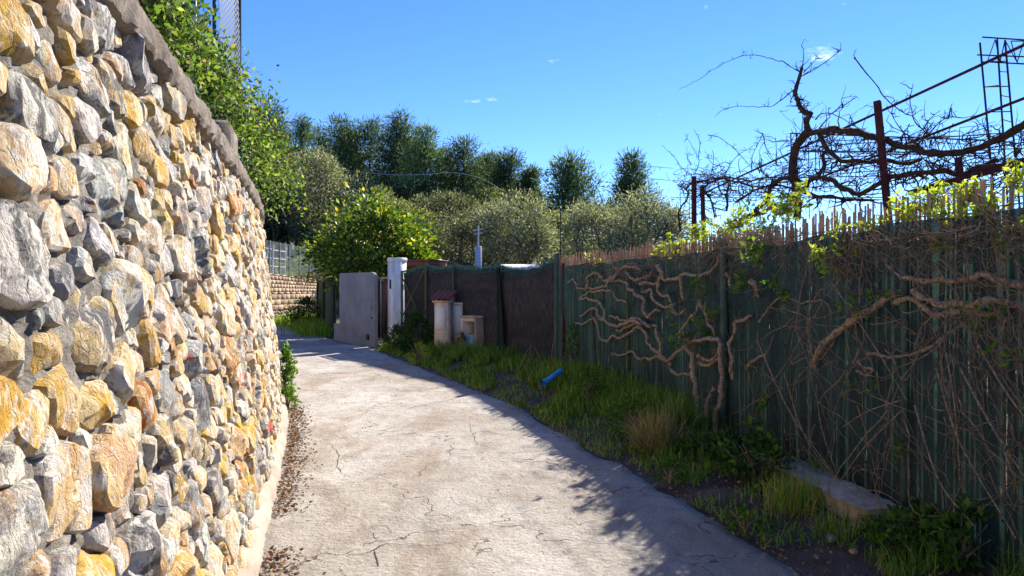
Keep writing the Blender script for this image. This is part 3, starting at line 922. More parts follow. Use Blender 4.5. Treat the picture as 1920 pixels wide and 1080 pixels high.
q = MB(); tube(q, [gw(gl_ - .16, .76, .01), gw(gl_ - .16, .76, -.02)], .03, 10); o = q.build('bell', M_BLACK, origin=gw(gl_ - .16, .76)); under(o, gwall)

gate = empty('entrance_gate', (-3.9, 20.4, 0), 'brown two-leaf metal gate between the grey wall and the white pillar', 'gate')
G0, G1 = np.array([-4.34, 21.6]), np.array([-3.46, 19.35]); gd = (G1 - G0) / np.linalg.norm(G1 - G0); gL = float(np.linalg.norm(G1 - G0)); ga = math.atan2(gd[1], gd[0])
for k in range(2):
    w = gL / 2 - .05; c0 = np.array([*(G0 + gd * (gL * (k + .5) / 2)), .08]); q = MB(); box(q, c0, w, .05, 1.74, ga, bev=.006)
    lf = q.build('gate_leaf', M_GATE, smooth=False, origin=c0); under(lf, gate)
    for z in (.12, 1.64):
        q = MB(); box(q, (0, 0, z), w - .04, .075, .06, ga); o = q.build('rail', M_GATE, lf, smooth=False)
for t in (0.0, .5, 1.0):
    c0 = np.array([*(G0 + gd * gL * t), 0]); q = MB(); box(q, c0, .06, .09, 1.86, ga); o = q.build('gate_post', M_WHITE if t == .5 else M_CREAM, smooth=False, origin=c0); under(o, gate)
c0 = np.array([*(G0 + gd * gL * .5), 1.865]); q = MB(); box(q, c0, gL + .1, .16, .06, ga); o = q.build('top_rail', M_FOOT, smooth=False, origin=c0); under(o, gate)

pang = math.atan2(.81, -.58); pc = np.array([-3.20, 19.02, 0])
pil = empty('gate_pillar', pc, 'white square gate pillar with a flat cap, between brown gate and brush fence', 'pillar')
q = MB(); box(q, (0, 0, -.1), .36, .40, 2.42, pang, bev=.012); q.build('shaft', M_WHITE, pil, smooth=False)
q = MB(); box(q, (0, 0, 2.32), .39, .43, .12, pang, bev=.015); q.build('cap', M_WHITE, pil, smooth=False)
rn = np.array([-.81, -.58, 0])
q = MB(); box(q, rn * .205 + np.array([0, 0, 1.58]), .09, .02, .25, pang); q.build('intercom', M_BLACK, pil, smooth=False)

can = empty('brown_canopy', at(790, 540, 20.3), 'brown flat canopy roof just behind the white gate pillar', 'canopy')
c0 = at(790, 500, 20.3); q = MB(); box(q, (0, 0, c0[2] - EYE), 1.25, .9, .16, -.35, bev=.01); q.build('roof', M_GATE, can, smooth=False)
q = MB(); box(q, (0, 0, c0[2] - EYE + .161), 1.32, .97, .035, -.35); q.build('roof_sheet', M_GATE, can, smooth=False)
for dx in (-.5, .5):
    q = MB(); box(q, (dx, .18 - dx * .35, -EYE), .08, .08, c0[2] + .0, -.35); q.build('post', M_GATE, can, smooth=False)

# pale aerial mast and pale roof sheet behind the brush fence
mast = empty('aerial_mast', at(897, 540, 20.5), 'pale blue-grey mast topped by a small cross aerial behind the brush fence', 'mast')
z0 = at(897, 462, 20.5)[2] - EYE
q = MB(); box(q, (0, 0, -EYE), .17, .17, EYE + z0, .3, bev=.01); q.build('mast_post', plain('pale_blue_paint', (.32, .37, .46), .7, .12), mast, smooth=False)
q = MB(); tube(q, [(0, 0, z0), (0, 0, z0 + .62)], .028, 6); q.build('rod', M_GALV, mast)
for dz, w in ((.50, .16), (.38, .12)):
    q = MB(); tube(q, [(-w, 0, z0 + dz - .02), (w, .05, z0 + dz + .03)], .022, 6); q.build('crossbar', M_GALV, mast)
q = MB(); rr_ = np.linspace(0, math.pi, 9); V = []
for x in (-.55, .55):
    for a in rr_: V.append((x, math.cos(a) * .8, math.sin(a) * .26))
q.add(V, F4=[[k, k + 1, k + 10, k + 9] for k in range(8)])
tun = q.build('curved_sheet', M_WHITED); tun.location = tuple(at(972, 511, 21.5)); tag(tun, 'pale curved roof sheet showing above the brush fence', 'sheet', kind='thing')

# ================================================================== BRUSH FENCE (far right side of the lane)
def path_px(P_, px, off=0.0):
    s = np.linspace(0, P_.len, 600); t = P_.tan(s); q = P_.at(s) + np.stack([-t[:, 1], t[:, 0]], -1) * off
    ok = q[:, 1] > .4
    xp = 960 + F * q[ok, 0] / q[ok, 1]; o_ = np.argsort(xp)
    return float(np.interp(px, xp[o_], s[ok][o_]))
def path_pt(P_, px, py, off=0.0):
    s = path_px(P_, px, off); t = P_.tan(np.array([s]))[0]; q = P_.at(np.array([s]))[0] + np.array([-t[1], t[0]]) * off
    return np.array([(px - 960) / F * q[1], q[1], EYE + (540 - py) / F * q[1]])

bf = empty('brush_fence', (*GP.at(np.array([1.5]))[0], 0), 'dark brown heather brush fence with sagging top beside the meter boxes', 'fence')
posts_px = [1050, 940, 855, 803, 757]; tops_y = [482, 497, 497, 498, 512]
ps = [path_px(GP, p) for p in posts_px]; ps[0] = 0.0; ps[-1] = GP.len
tz = [EYE + (540 - y) / F * GP.at(np.array([s]))[0][1] for s, y in zip(ps, tops_y)]
for k in range(4):
    n = 26; tt = np.linspace(0, 1, n); s = ps[k] + (ps[k + 1] - ps[k]) * tt
    sag = (.16 if k == 0 else .07 if k < 3 else .0) * 4 * tt * (1 - tt)
    top = tz[k] + (tz[k + 1] - tz[k]) * tt - sag
    fz = np.linspace(0, 1, 12); V = []
    pos = off_path(GP, s, .0); t_ = GP.tan(s); nn_ = np.stack([-t_[:, 1], t_[:, 0]], -1)
    G = pos[:, None, :] + nn_[:, None, :] * (.035 * fbm(np.stack([s[:, None] * 3 + 0 * fz, 0 * s[:, None] + fz * 4, 0 * s[:, None] + 0 * fz], -1), 3, 71))[..., None]
    Zc = -.05 + (top[:, None] + .05) * fz[None, :] + .015 * vnoise(np.stack([s[:, None] * 30 + 0 * fz, 0 * s[:, None] + 0 * fz, 0 * s[:, None] + fz * 0], -1)) * (fz > .99)
    V = np.concatenate([G, Zc[..., None]], -1).reshape(-1, 3)
    i = np.arange(n - 1)[:, None] * 12; j = np.arange(11)[None, :]
    q = MB().add(V, F4=np.stack([i + j, i + 12 + j, i + 13 + j, i + j + 1], -1).reshape(-1, 4)); o = q.build('brush_panel', M_BRUSH, origin=V[0]); under(o, bf)
    # curled net edge along the top
    m = 60; t2 = np.linspace(0, 1, m); s2 = ps[k] + (ps[k + 1] - ps[k]) * t2; tp = np.interp(t2, tt, top)
    p2 = off_path(GP, s2, .05) + .02 * np.stack([vnoise(np.stack([s2 * 14, s2 * 0, s2 * 0], -1)), vnoise(np.stack([s2 * 14, s2 * 0 + 5, s2 * 0], -1))], -1)
    up_ = .03 + .035 * np.abs(vnoise(np.stack([s2 * 22, s2 * 0 + 9, s2 * 0], -1)))
    V = np.concatenate([np.hstack([p2, (tp - .13)[:, None]]), np.hstack([p2, (tp + up_)[:, None]])])
    kk = np.arange(m - 1); q = MB().add(V, F4=np.stack([kk, kk + 1, m + kk + 1, m + kk], -1)); o = q.build('net_edge', M_NETTOP, origin=V[0]); under(o, bf)
    # stray brush ends poking out of the top
    q = MB()
    for _ in range(90):
        t = R.random(); s3 = ps[k] + (ps[k + 1] - ps[k]) * t; b0 = off_path(GP, np.array([s3]), R.uniform(-.03, .03))[0]; z_ = np.interp(t, tt, top)
        tube(q, [(b0[0], b0[1], z_ - .1), (b0[0] + R.gauss(0, .02), b0[1] + R.gauss(0, .02), z_ + R.uniform(.0, .07))], .003, 3, cap=False)
    o = q.build('brush_ends', M_BRUSH, origin=V[0], kind='stuff'); under(o, bf)
for k, (s, tpz) in enumerate(zip(ps, tz)):
    b0 = off_path(GP, np.array([s]), .07)[0]; q = MB(); mat = M_MOSSPOST if k >= 3 else M_GREENPOST
    tube(q, [(b0[0], b0[1], -.05), (b0[0], b0[1], tpz + .06)], .032 if k else .05, 8); o = q.build('post', mat, origin=(*b0, 0)); under(o, bf)
x0, x1 = off_path(GP, np.array([ps[4]]), .09)[0], off_path(GP, np.array([ps[3]]), .09)[0]
for (za, zb) in ((1.95, .55), (.75, 2.1)):
    q = MB(); tube(q, [(*x0, za), (*x1, zb)], .02, 6); o = q.build('brace', M_MOSSPOST, origin=(*x0, za)); under(o, bf)
q = MB(); tube(q, [(*x0, tz[4] + .02), (*x1, tz[3] + .02)], .022, 6); o = q.build('top_rail', M_MOSSPOST, origin=(*x0, tz[4])); under(o, bf)
# slack fold of dark netting beside the second post
fb_ = off_path(GP, np.array([ps[1]]), .09)[0]; td = GP.tan(np.array([ps[1]]))[0]
q = MB(); V = []
for t in np.linspace(0, 1, 10):
    for w in np.linspace(0, 1, 6):
        ww = (w - .15) * (.08 + .30 * t); V.append((fb_[0] - td[0] * ww + .03 * math.sin(w * 9) * -td[1], fb_[1] - td[1] * ww - .04 * math.sin(w * 9), tz[1] - .05 - t * 2.0))
i = np.arange(9)[:, None] * 6; j = np.arange(5)[None, :]
o = q.add(V, F4=np.stack([i + j, i + j + 1, i + 7 + j, i + 6 + j], -1).reshape(-1, 4)).build('net_fold', M_SCREEN, origin=V[0]); under(o, bf)

# ================================================================== METER BOXES
mp_ = empty('meter_post', at(832, 540, 16.2) * (1, 1, 0), 'cream rendered meter post with white door and small red tile roof', 'meter box')
a_ = rad(-20)
q = MB(); box(q, (0, 0, 0), .36, .26, 1.25, a_, bev=.012); q.build('post_body', M_CREAM, mp_, smooth=False)
fr = np.array([math.sin(a_), -math.cos(a_), 0])
q = MB(); box(q, fr * .137 + np.array([-.02, 0, .62]), .25, .02, .52, a_, bev=.006); dr = q.build('door', M_WHITED, mp_, smooth=False)
q = MB(); box(q, fr * .15 + np.array([.05, .0, .88]), .012, .012, .06, a_); q.build('keyhole', M_BLACK, dr, smooth=False)
q = MB(); box(q, (0, 0, 1.25), .44, .34, .07, a_, bev=.02); q.build('roof_slab', M_CREAM, mp_, smooth=False)
ca, sa = math.cos(a_), math.sin(a_)
def loc(x, y, z): return (x * ca - y * sa, x * sa + y * ca, z)
for k in range(4):     # half-round tiles laid down the slope towards the road
    xk = -.19 + k * .127; V = []
    for (yy, zz) in ((-.27, 1.30), (.22, 1.50)):
        for t in np.linspace(0, math.pi, 7): V.append(loc(xk - math.cos(t) * .072, yy, zz + math.sin(t) * .05))
        for t in np.linspace(math.pi, 0, 7): V.append(loc(xk - math.cos(t) * .058, yy, zz - .006 + math.sin(t) * .038))
    fq = [[i, (i + 1) % 14, 14 + (i + 1) % 14, 14 + i] for i in range(14)]
    q = MB().add(V, F4=fq); q.build('roof_tile', M_TILE, mp_, smooth=True, sharp=40)
q = MB(); box(q, loc(0, .08, 1.315), .42, .22, .10, a_); q.build('roof_bed', M_CREAM, mp_, smooth=False)

mc = empty('meter_cabinet', at(861, 540, 16.5) * (1, 1, 0), 'plain slim white meter cabinet between the tiled post and the open box', 'meter box')
a_ = rad(-24); fr = np.array([math.sin(a_), -math.cos(a_), 0])
q = MB(); box(q, (0, 0, 0), .29, .22, 1.22, a_, bev=.01); q.build('cabinet_body', M_CREAM, mc, smooth=False)
q = MB(); box(q, fr * .115 + np.array([0, 0, .45]), .24, .016, .72, a_, bev=.005); q.build('door', M_WHITED, mc, smooth=False)
q = MB(); box(q, (0, 0, 1.22), .31, .25, .03, a_); q.build('lid', M_WHITED, mc, smooth=False)

ub = empty('utility_box', at(897, 540, 15.7) * (1, 1, 0), 'squat cream utility box with open dark niche above a faded teal door', 'meter box')
a_ = rad(-44); ca, sa = math.cos(a_), math.sin(a_)
def bx(name, x, y, z, sx, sy, sz, mat, bev=.008, par=ub):
    q = MB(); box(q, loc2(x, y, z), sx, sy, sz, a_, bev=bev); return q.build(name, mat, par, smooth=False)
def loc2(x, y, z): return (x * ca - y * sa, x * sa + y * ca, z)
bx('side_panel', -.225, 0, 0, .07, .62, .92, M_CREAM); bx('side_panel', .225, 0, 0, .07, .62, .92, plain('shaded_cream_render', (.30, .22, .155), .95, .25, 8, .6, 40))  # right panel's shade is painted in as a darker, browner cream
bx('back_panel', 0, .28, 0, .378, .05, .92, plain('dark_red_board', (.16, .035, .03), .8))
bx('top_slab', 0, 0, .921, .55, .66, .05, M_KERB, .012); bx('shelf', 0, -.02, .50, .376, .54, .03, M_CREAM)
bx('door', 0, -.285, .03, .372, .025, .50, M_TEAL, .005)
bx('hasp', .02, -.302, .46, .03, .012, .03, M_BLACK, 0)
bx('meter_dial', .09, .10, .535, .10, .08, .2, M_WHITED, .02)
bx('lintel', 0, -.27, .84, .376, .05, .075, M_CREAM, .005)

# blue pipe end in the grass
A_, B_ = at(1019, 719, 10.1), at(1044, 701, 10.4)
bp = MB(); d_ = unit(B_ - A_); tube(bp, [A_, A_ + d_ * .05, A_ + d_ * .051, B_ + d_ * .12], [.050, .050, .041, .041], 14, cap=False)
tube(bp, [A_ + d_ * .002, B_ + d_ * .12], [.035, .035], 14, cap=False)
o = bp.build('drain_pipe', M_PIPE, sharp=40, origin=A_); tag(o, 'short bright blue plastic pipe sticking out of the verge by the rusty post', 'pipe', kind='thing')

# ================================================================== REED FENCE with green net (near right)
rf = empty('reed_fence', (*FP.at(np.array([5.]))[0], 0), 'long fence of dry reed canes behind dark green windbreak net', 'fence')
protos = []
for k in range(4):
    q = MB(); z = np.linspace(0, 1, 5)
    pts_ = np.stack([.004 * vnoise(np.stack([z * 2, z * 0 + k * 7, z * 0], -1)), .004 * vnoise(np.stack([z * 2, z * 0 + k * 7 + 3, z * 0], -1)), z * 2.2], -1)
    c = np.array([(.50, .36, .24), (.58, .45, .31), (.42, .29, .19), (.52, .40, .30)][k])
    tube(q, pts_, [.0095, .0090, .0086, .0080, .0072], 5, col=c); me = q.mesh('reed'); me.polygons.foreach_set('use_smooth', np.ones(len(me.polygons), bool)); me.materials.append(M_REED); protos.append((me, q))
s_lo, s_hi = 0.15, FP.len - .04
s = s_lo; reeds = []
while s < s_hi:
    reeds.append(s); s += R.uniform(.0165, .0215) * (1.0 if FP.at(np.array([s]))[0][1] > 6.2 else 1.04 + .5 * max(0, vnoise(np.array([s * 1.1, 0, 0]), 2) + .2))
vis = [q for q in reeds if FP.at(np.array([q]))[0][1] > 3.55]
single = set(vis[:250])
stuff_r = MB()
for s in reeds:
    p = FP.at(np.array([s]))[0]; k = R.randrange(4); hz = (R.uniform(.965, 1.015) if R.random() < .9 else R.uniform(.90, .96)) * (1 + .006 * math.sin(s * 3.1)); tx, ty = R.gauss(0, .006), R.gauss(0, .006)
    off = R.uniform(-.012, .012); rz = R.uniform(0, 6.28)
    if s in single:
        o = bpy.data.objects.new('reed', protos[k][0]); COL.objects.link(o); o.location = (p[0] + off, p[1], .0); o.rotation_euler = (tx, ty, rz); o.scale = (1, 1, hz); under(o, rf)
    else:
        V = np.vstack(protos[k][1].V).copy(); V[:, 2] *= hz; V[:, 0] += V[:, 2] * ty; V[:, 1] -= V[:, 2] * tx
        stuff_r.add(V + np.array([p[0] + off, p[1], 0]), F4=np.vstack(protos[k][1].F4), F3=np.vstack(protos[k][1].F3), col=np.vstack(protos[k][1].C))
o = stuff_r.build('far_reeds', M_REED, kind='stuff', origin=rf.location); under(o, rf)
for z in (.5, 1.25, 2.06):
    ss = np.linspace(s_lo, FP.len, 60); p = off_path(FP, ss, .016); q = MB(); tube(q, np.hstack([p, np.full((60, 1), z)]), .004, 4); o = q.build('tie_wire', M_TWIG, origin=(*p[0], z)); under(o, rf)
# net, one panel between each pair of posts
npx = [None, 1695, 1357, 1176, 1052]; nps = [s_lo] + [path_px(FP, p) for p in npx[1:]]; nps[-1] = FP.len
for k in range(4):
    n = 60; ss = np.linspace(nps[k], nps[k + 1], n); fz = np.linspace(0, 1, 26); p = FP.at(ss); t_ = FP.tan(ss); nn_ = np.stack([-t_[:, 1], t_[:, 0]], -1)
    wob = .070 + .030 * fbm(np.stack([ss[:, None] * 2.2 + 0 * fz, 0 * ss[:, None] + fz * 2.6, 0 * ss[:, None] + 0 * fz], -1), 3, 81)
    G = p[:, None, :] + nn_[:, None, :] * wob[..., None]
    top = 2.01 + .03 * vnoise(np.stack([ss * 3, ss * 0, ss * 0], -1), 4)
    Zc = .04 + (top[:, None] - .04) * fz[None, :]
    V = np.concatenate([G, Zc[..., None]], -1).reshape(-1, 3); i = np.arange(n - 1)[:, None] * 26; j = np.arange(25)[None, :]
    o = MB().add(V, F4=np.stack([i + j, i + 26 + j, i + 27 + j, i + j + 1], -1).reshape(-1, 4)).build('net_panel', M_NET, origin=V[0]); under(o, rf)
for (px, r_, hgt, mat, off) in ((1695, .026, 2.0, M_GREENPOST, .10), (1357, .045, 2.08, M_GREENPOST, .11), (1176, .024, 1.95, M_MOSSPOST, .10), (1056, .030, 2.05, M_RUST, .08)):
    s = path_px(FP, px, off); b0 = off_path(FP, np.array([s]), off)[0]; q = MB()
    tube(q, [(b0[0], b0[1], -.08), (b0[0] + .01, b0[1], hgt * .5), (b0[0], b0[1], hgt)], r_, 8, rough=.08); o = q.build('post', mat, origin=(*b0, 0)); under(o, rf)
b0 = path_pt(FP, 1051, 690, .0); q = MB(); tube(q, [(b0[0], b0[1], 1.5), (b0[0], b0[1], 3.1)], .010, 6); o = q.build('thin_rod', M_BLACK, origin=b0); under(o, rf)

# ================================================================== KERBS, LOOSE STONES
def kerb(name, a, b_, w, h, label, group):
    A_, B_ = np.array(a), np.array(b_); L_ = np.linalg.norm(B_ - A_); d = (B_ - A_) / L_; nn = np.array([-d[1], d[0]])
    pr = [(0, -.1), (0, h * .6), (.01, h * .92), (.03, h), (w * .5, h + .008), (w - .03, h), (w, h * .9), (w, -.1)]
    ls = np.arange(0, L_ + .03, .035); V = np.array([[(*(A_ + d * l + nn * x), z) for x, z in pr] for l in ls])
    V = V + .016 * np.stack([fbm(V * 9, 3, 91), fbm(V * 9, 3, 92), fbm(V * 9, 3, 93)], -1)
    n, c = len(ls), len(pr); i = np.arange(n - 1)[:, None] * c; j = np.arange(c - 1)[None, :]
    q = MB().add(V.reshape(-1, 3), F4=np.stack([i + j, i + c + j, i + c + j + 1, i + j + 1], -1).reshape(-1, 4))
    for e in (0, n - 1): q.add(np.vstack([V[e], V[e].mean(0)]), F3=[[k, (k + 1) % c, c] for k in range(c)])
    o = q.build(name, M_KERB, sharp=45, origin=(*A_, 0)); return tag(o, label, 'kerb', group, 'thing')
kerb('concrete_kerb', (2.26, 4.32), (2.08, 5.75), -.24, .19, 'low crumbling tan concrete kerb under the green net, grass at its end', 'kerbs under the reed fence')
kerb('concrete_kerb', (2.48, 2.2), (2.40, 3.30), -.24, .17, 'low concrete kerb at the lower right corner beyond the weeds', 'kerbs under the reed fence')
def pebble(px, py, r, col, label):
    x, y = gnd(px, py); q = MB()
    u_, v_ = np.meshgrid(np.linspace(0, 2 * math.pi, 15)[:-1], np.linspace(.1, math.pi - .1, 9), indexing='ij')
    S_ = np.stack([np.cos(u_) * np.sin(v_), np.sin(u_) * np.sin(v_), .7 * np.cos(v_)], -1); S_ = S_ * (1 + .28 * vnoise(S_ * 1.9 + px, 7)[..., None])
    n1, n2 = S_.shape[:2]; i = np.arange(n1)[:, None]; j = np.arange(n2 - 1)[None, :]
    fq = np.stack([i * n2 + j, i * n2 + j + 1, ((i + 1) % n1) * n2 + j + 1, ((i + 1) % n1) * n2 + j], -1).reshape(-1, 4)
    o = q.add(S_.reshape(-1, 3) * r, F4=fq, col=col, col2=np.array(col) * .8).build('loose_stone', M_STONE, sharp=50); o.location = (x, y, .02 + r * .45)
    return tag(o, label, 'stone', 'loose stones on the lane edge', 'thing')
pebble(1559, 1020, .034, (.55, .42, .28), 'small tan stone lying on the shaded lane edge below the kerb')
pebble(1601, 1044, .026, (.60, .42, .22), 'smaller orange-tan stone lying to the right of the tan one below the kerb')
pebble(502, 893, .030, (.30, .27, .24), 'small grey stone lying at the foot of the stone wall')
pebble(494, 935, .038, (.28, .25, .22), 'dark stone lying on dry leaves at the wall foot, nearest of two')

# ================================================================== GRASS, LITTER, LOW PLANTS
def blades(name, bases, hts, cols, mat, lean=.35, w=.007, label=None):
    n = len(bases); B_ = np.asarray(bases); h = np.asarray(hts)[:, None]
    a = NR.uniform(0, 2 * math.pi, n); l = np.abs(NR.normal(0, lean, n))
    d = np.stack([np.cos(a) * l, np.sin(a) * l, np.ones(n)], -1)
    a2 = NR.uniform(0, 2 * math.pi, n); sd_ = np.stack([np.cos(a2), np.sin(a2), 0 * a2], -1) * (w * NR.uniform(.6, 1.4, n))[:, None]
    m = B_ + unit(d) * h * .55; d2 = d + np.stack([np.cos(a) * l, np.sin(a) * l, -.55 * l], -1) * 1.3
    t = m + unit(d2) * h * .5
    V = np.stack([B_ - sd_, B_ + sd_, m + sd_ * .75, m - sd_ * .75, t], 1).reshape(-1, 3)
    k = np.arange(n)[:, None] * 5
    q = MB().add(V, F4=k + np.array([[0, 1, 2, 3]]), F3=k + np.array([[3, 2, 4]]), col=np.repeat(cols, 5, 0))
    o = q.build(name, mat, smooth=False); return tag(o, label, kind='stuff')
def verge_pts(n, y0, y1, fa, fb, power=1.0):
    """random spots between the lane edge (f=0) and the fence (f=1)"""
    out = []
    fy = np.sort(fl[:, 1]); 
    u = NR.uniform(y0, y1, n); f = fa + (fb - fa) * NR.random(n) ** power
    ex = np.interp(u, RE.P[:, 1], RE.P[:, 0]); fx = np.interp(u, fence_all[:, 1], fence_all[:, 0])
    x = ex + (fx - ex) * f
    G = np.stack([x, u], -1)
    z = -0.03 + 0.10 * np.clip(f * 1.6, 0, 1) + verge_h(G) * np.clip(f * 3, 0, 1)
    return np.concatenate([G, z[:, None]], -1), f
GRN = np.array((.18, .30, .035)); YGR = np.array((.30, .37, .055)); DRY = np.array((.45, .34, .15)); DGN = np.array((.09, .17, .03))
def mixcol(n, spec, v=.2):
    w = np.array([s_[1] for s_ in spec]); w = w / w.sum(); idx = NR.choice(len(spec), n, p=w)
    return np.clip(np.array([s_[0] for s_ in spec])[idx] * (1 + NR.normal(size=(n, 1)) * v), .004, .9)
# dense spring grass along the far verge
P_, f = verge_pts(24000, 8.0, 18.5, .0, 1.0, .9)
cl = fbm(P_ * np.array([1.2, 1.2, 0]), 3, 5); keep = cl > -.30 - .5 * (f > .45); P_, f, cl = P_[keep], f[keep], cl[keep]
blades('grass', P_, (.09 + .15 * np.clip(f * 1.6, 0, 1)) * NR.uniform(.6, 1.25, len(P_)) * (1 + .35 * cl), mixcol(len(P_), [(GRN, 4), (YGR, 2), (DGN, 4), (DRY, .7)], .3), M_GRASS, .3, .008, 'lush green grass on the verge below the brush fence')
P_, f = verge_pts(15000, 3.0, 9.2, .05, 1.0, .7)
cl = fbm(P_ * np.array([1.7, 1.7, 0]), 3, 15); keep = (cl > .55 - 1.1 * np.clip((P_[:, 1] - 5.2) / 2.2, 0, 1)); P_, f, cl = P_[keep], f[keep], cl[keep]
blades('grass', P_, (.05 + .10 * np.clip(f * 1.3, 0, 1)) * NR.uniform(.5, 1.3, len(P_)) * (1 + .4 * cl), mixcol(len(P_), [(GRN, 4), (YGR, 1.5), (DGN, 3), (DRY, .8)]), M_GRASS, .45, .0045, 'patchy grass on the shaded verge below the reed fence')
P_, f = verge_pts(7000, 4.2, 13.5, -.05, .55, 1.2); P_[:, 2] = np.maximum(P_[:, 2], .0)
cl = fbm(P_ * np.array([2.3, 2.3, 0]), 3, 25); keep = cl > .02; P_ = P_[keep]
blades('grass', P_, NR.uniform(.03, .13, len(P_)), mixcol(len(P_), [(GRN, 3), (YGR, 2), (DGN, 3), (DRY, 2.5)], .3), M_GRASS, .8, .0045, 'short creeping grass and dead thatch along the lane edge')
# grass at the far wall, and around the screened fence
pts = []
for _ in range(2600):
    l = R.uniform(6.3, flen); w = abs(R.gauss(0, .35)); p = far_pt(l, 0, .12 + w); pts.append(p)
for _ in range(2600):
    t = R.uniform(-.1, 1.05); p = sfp(t, 0); pts.append(p + np.array([-abs(R.gauss(0, .55)) - .1, R.gauss(-.2, .3), 0]))
pts = np.array(pts); blades('grass', pts, NR.uniform(.15, .50, len(pts)), mixcol(len(pts), [(GRN, 3), (YGR, 3), (DGN, 2)]), M_GRASS, .4, .016, 'bright grass along the foot of the far block wall')

# dry leaves: foot of the stone wall, and the shaded verge
def litter(name, P_, size, label):
    n = len(P_); D_ = np.stack([NR.normal(size=n), NR.normal(size=n), np.abs(NR.normal(0, .25, n))], -1)
    q = MB(); leaves(q, P_, D_, size * NR.uniform(.5, 1.3, n), .5, mixcol(n, [((.26, .15, .09), 4), ((.36, .24, .15), 2), ((.14, .085, .055), 3)]), .18)
    o = q.build(name, M_LITTER, smooth=False); return tag(o, label, kind='stuff')
s_ = NR.uniform(WP.s_of_y(2.6), WP.s_of_y(9.2), 2200); dens = vnoise(np.stack([s_ * 1.3, s_ * 0, s_ * 0], -1), 3); s_ = s_[dens > -.25]
off = .15 + np.abs(NR.normal(0, .10, len(s_))); W_ = wall_pt(s_, 0 * s_, off); W_[:, 2] = .012 + .02 * NR.random(len(s_)) * np.clip(1.3 - off * 3, 0, 1)
litter('leaf_litter', W_, .035, 'dry brown leaves gathered along the foot of the stone wall')
P_, f = verge_pts(5200, 2.4, 12.5, -.12, .9); P_[:, 2] = np.where(f < .05, .024, P_[:, 2] + .012)
litter('leaf_litter', P_, .03, 'dry brown leaves scattered over the shaded verge')
P_ = np.stack([NR.uniform(-2.4, 2.0, 420), NR.uniform(2.6, 12, 420), np.full(420, .022)], -1)
P_ = P_[(P_[:, 0] < np.interp(P_[:, 1], RE.P[:, 1], RE.P[:, 0]) - .1) & (P_[:, 0] > np.interp(P_[:, 1], WP.P[:, 1], WP.P[:, 0]) + .2)]
litter('road_grit', P_, .018, 'small dark crumbs and dry leaf bits on the lane')

def bush(name, label, base, w, h, n, size, spec, mat, cat='plant', group=None, wr=.45, clumps=26, stems=7, stemmat=None, trunkname='stem', leafname='foliage'):
    """small leafy plant: several stems, leaves in clumps round their ends"""
    root = empty(name, base, label, cat, group)
    C = []
    for k in range(stems):
        a = R.uniform(0, 6.28); r_ = R.random() ** .5 * w * .5; tip = np.array([math.cos(a) * r_, math.sin(a) * r_, h * R.uniform(.55, .95)])
        q = MB(); tube(q, catmull([(0, 0, -.03), tip * np.array([.35, .35, .5]), tip], 4), np.linspace(.010 + h * .006, .003, 9), 5); q.build(trunkname, stemmat or M_TWIG, root)
        C.append(tip)
    cs = []
    for _ in range(clumps):
        a = R.uniform(0, 6.28); u = R.random(); r_ = (R.random() ** .45) * w * .5 * math.sqrt(max(0.05, 1 - (2 * u - .75) ** 2 * .8)); cs.append((math.cos(a) * r_, math.sin(a) * r_, h * (.06 + .88 * u)))
    cs = np.array(cs); idx = NR.integers(0, len(cs), n)
    P_ = cs[idx] + NR.normal(size=(n, 3)) * np.array([w, w, h]) * .085; P_[:, 2] = np.maximum(P_[:, 2], .01)
    D_ = unit(P_ - np.array([0, 0, h * .3])) + NR.normal(size=(n, 3)) * .7
    q = MB(); leaves(q, P_, D_, size * NR.uniform(.55, 1.3, n), wr, mixcol(n, spec), .12); o = q.build(leafname, mat, root, smooth=False, kind='stuff')
    return root
def gpt(px, py, z=0.0): x, y = gnd(px, py); return (x, y, z)
DK = [((.045, .09, .024), 4), ((.08, .15, .03), 2), ((.03, .055, .02), 2)]
FR = [((.10, .19, .025), 4), ((.17, .27, .04), 2), ((.05, .11, .02), 2)]
bush('shrub', 'dark dense shrub between the white pillar and the tiled meter post', gpt(782, 664, .02), .85, .95, 2000, .085, DK, M_LEAF, 'shrub', None, .4, 40, 9)
bush('shrub', 'smaller dark shrub growing against the base of the white pillar', gpt(748, 658, .02), .6, .6, 900, .08, DK, M_LEAF, 'shrub', None, .4, 24, 6)
bush('flowering_weed', 'yellow-green sunlit weed in front of the dark shrub', gpt(783, 682, .02), .45, .42, 420, .05, [((.45, .50, .06), 4), ((.20, .28, .04), 2)], M_YLEAF, 'plant', None, .5, 12, 6)
bush('weed', 'brownish leafy weed between white cabinet and teal-door box', at(866, 645, 15.5) * (1, 1, 0), .25, .62, 200, .06, [((.20, .17, .05), 3), ((.10, .13, .03), 2)], M_LEAF, 'plant', None, .45, 12, 5)
bush('weed', 'green weed climbing the rusty post above the blue pipe', path_pt(FP, 1075, 700, .15) * (1, 1, 0), .30, 1.0, 420, .06, FR, M_LEAF, 'plant', None, .42, 22, 8)
bush('weed', 'small round-leaved weed on the soil below the low kerb', gpt(1395, 1000, .02), .24, .13, 220, .035, FR, M_LEAF, 'plant', None, .7, 9, 5)
bush('weed', 'small weed at the lane edge below the twisted vine', gpt(1255, 905, .02), .30, .16, 260, .04, FR, M_LEAF, 'plant', None, .6, 10, 5)
bush('weed', 'feathery weed on the verge right of the blue pipe', gpt(1105, 765, .02), .45, .5, 600, .05, FR + DK, M_LEAF, 'plant', None, .25, 16, 7)
bush('weed', 'leafy plant clump below the net, left of the dry grass tuft', gpt(1182, 822, .02), .55, .42, 900, .055, FR, M_LEAF, 'plant', None, .3, 20, 8)
bush('weed', 'low dark leafy plant under the twisted vine', gpt(1345, 868, .02), .7, .24, 700, .065, DK + [((.10, .17, .03), 2)], M_LEAF, 'plant', None, .55, 30, 8)
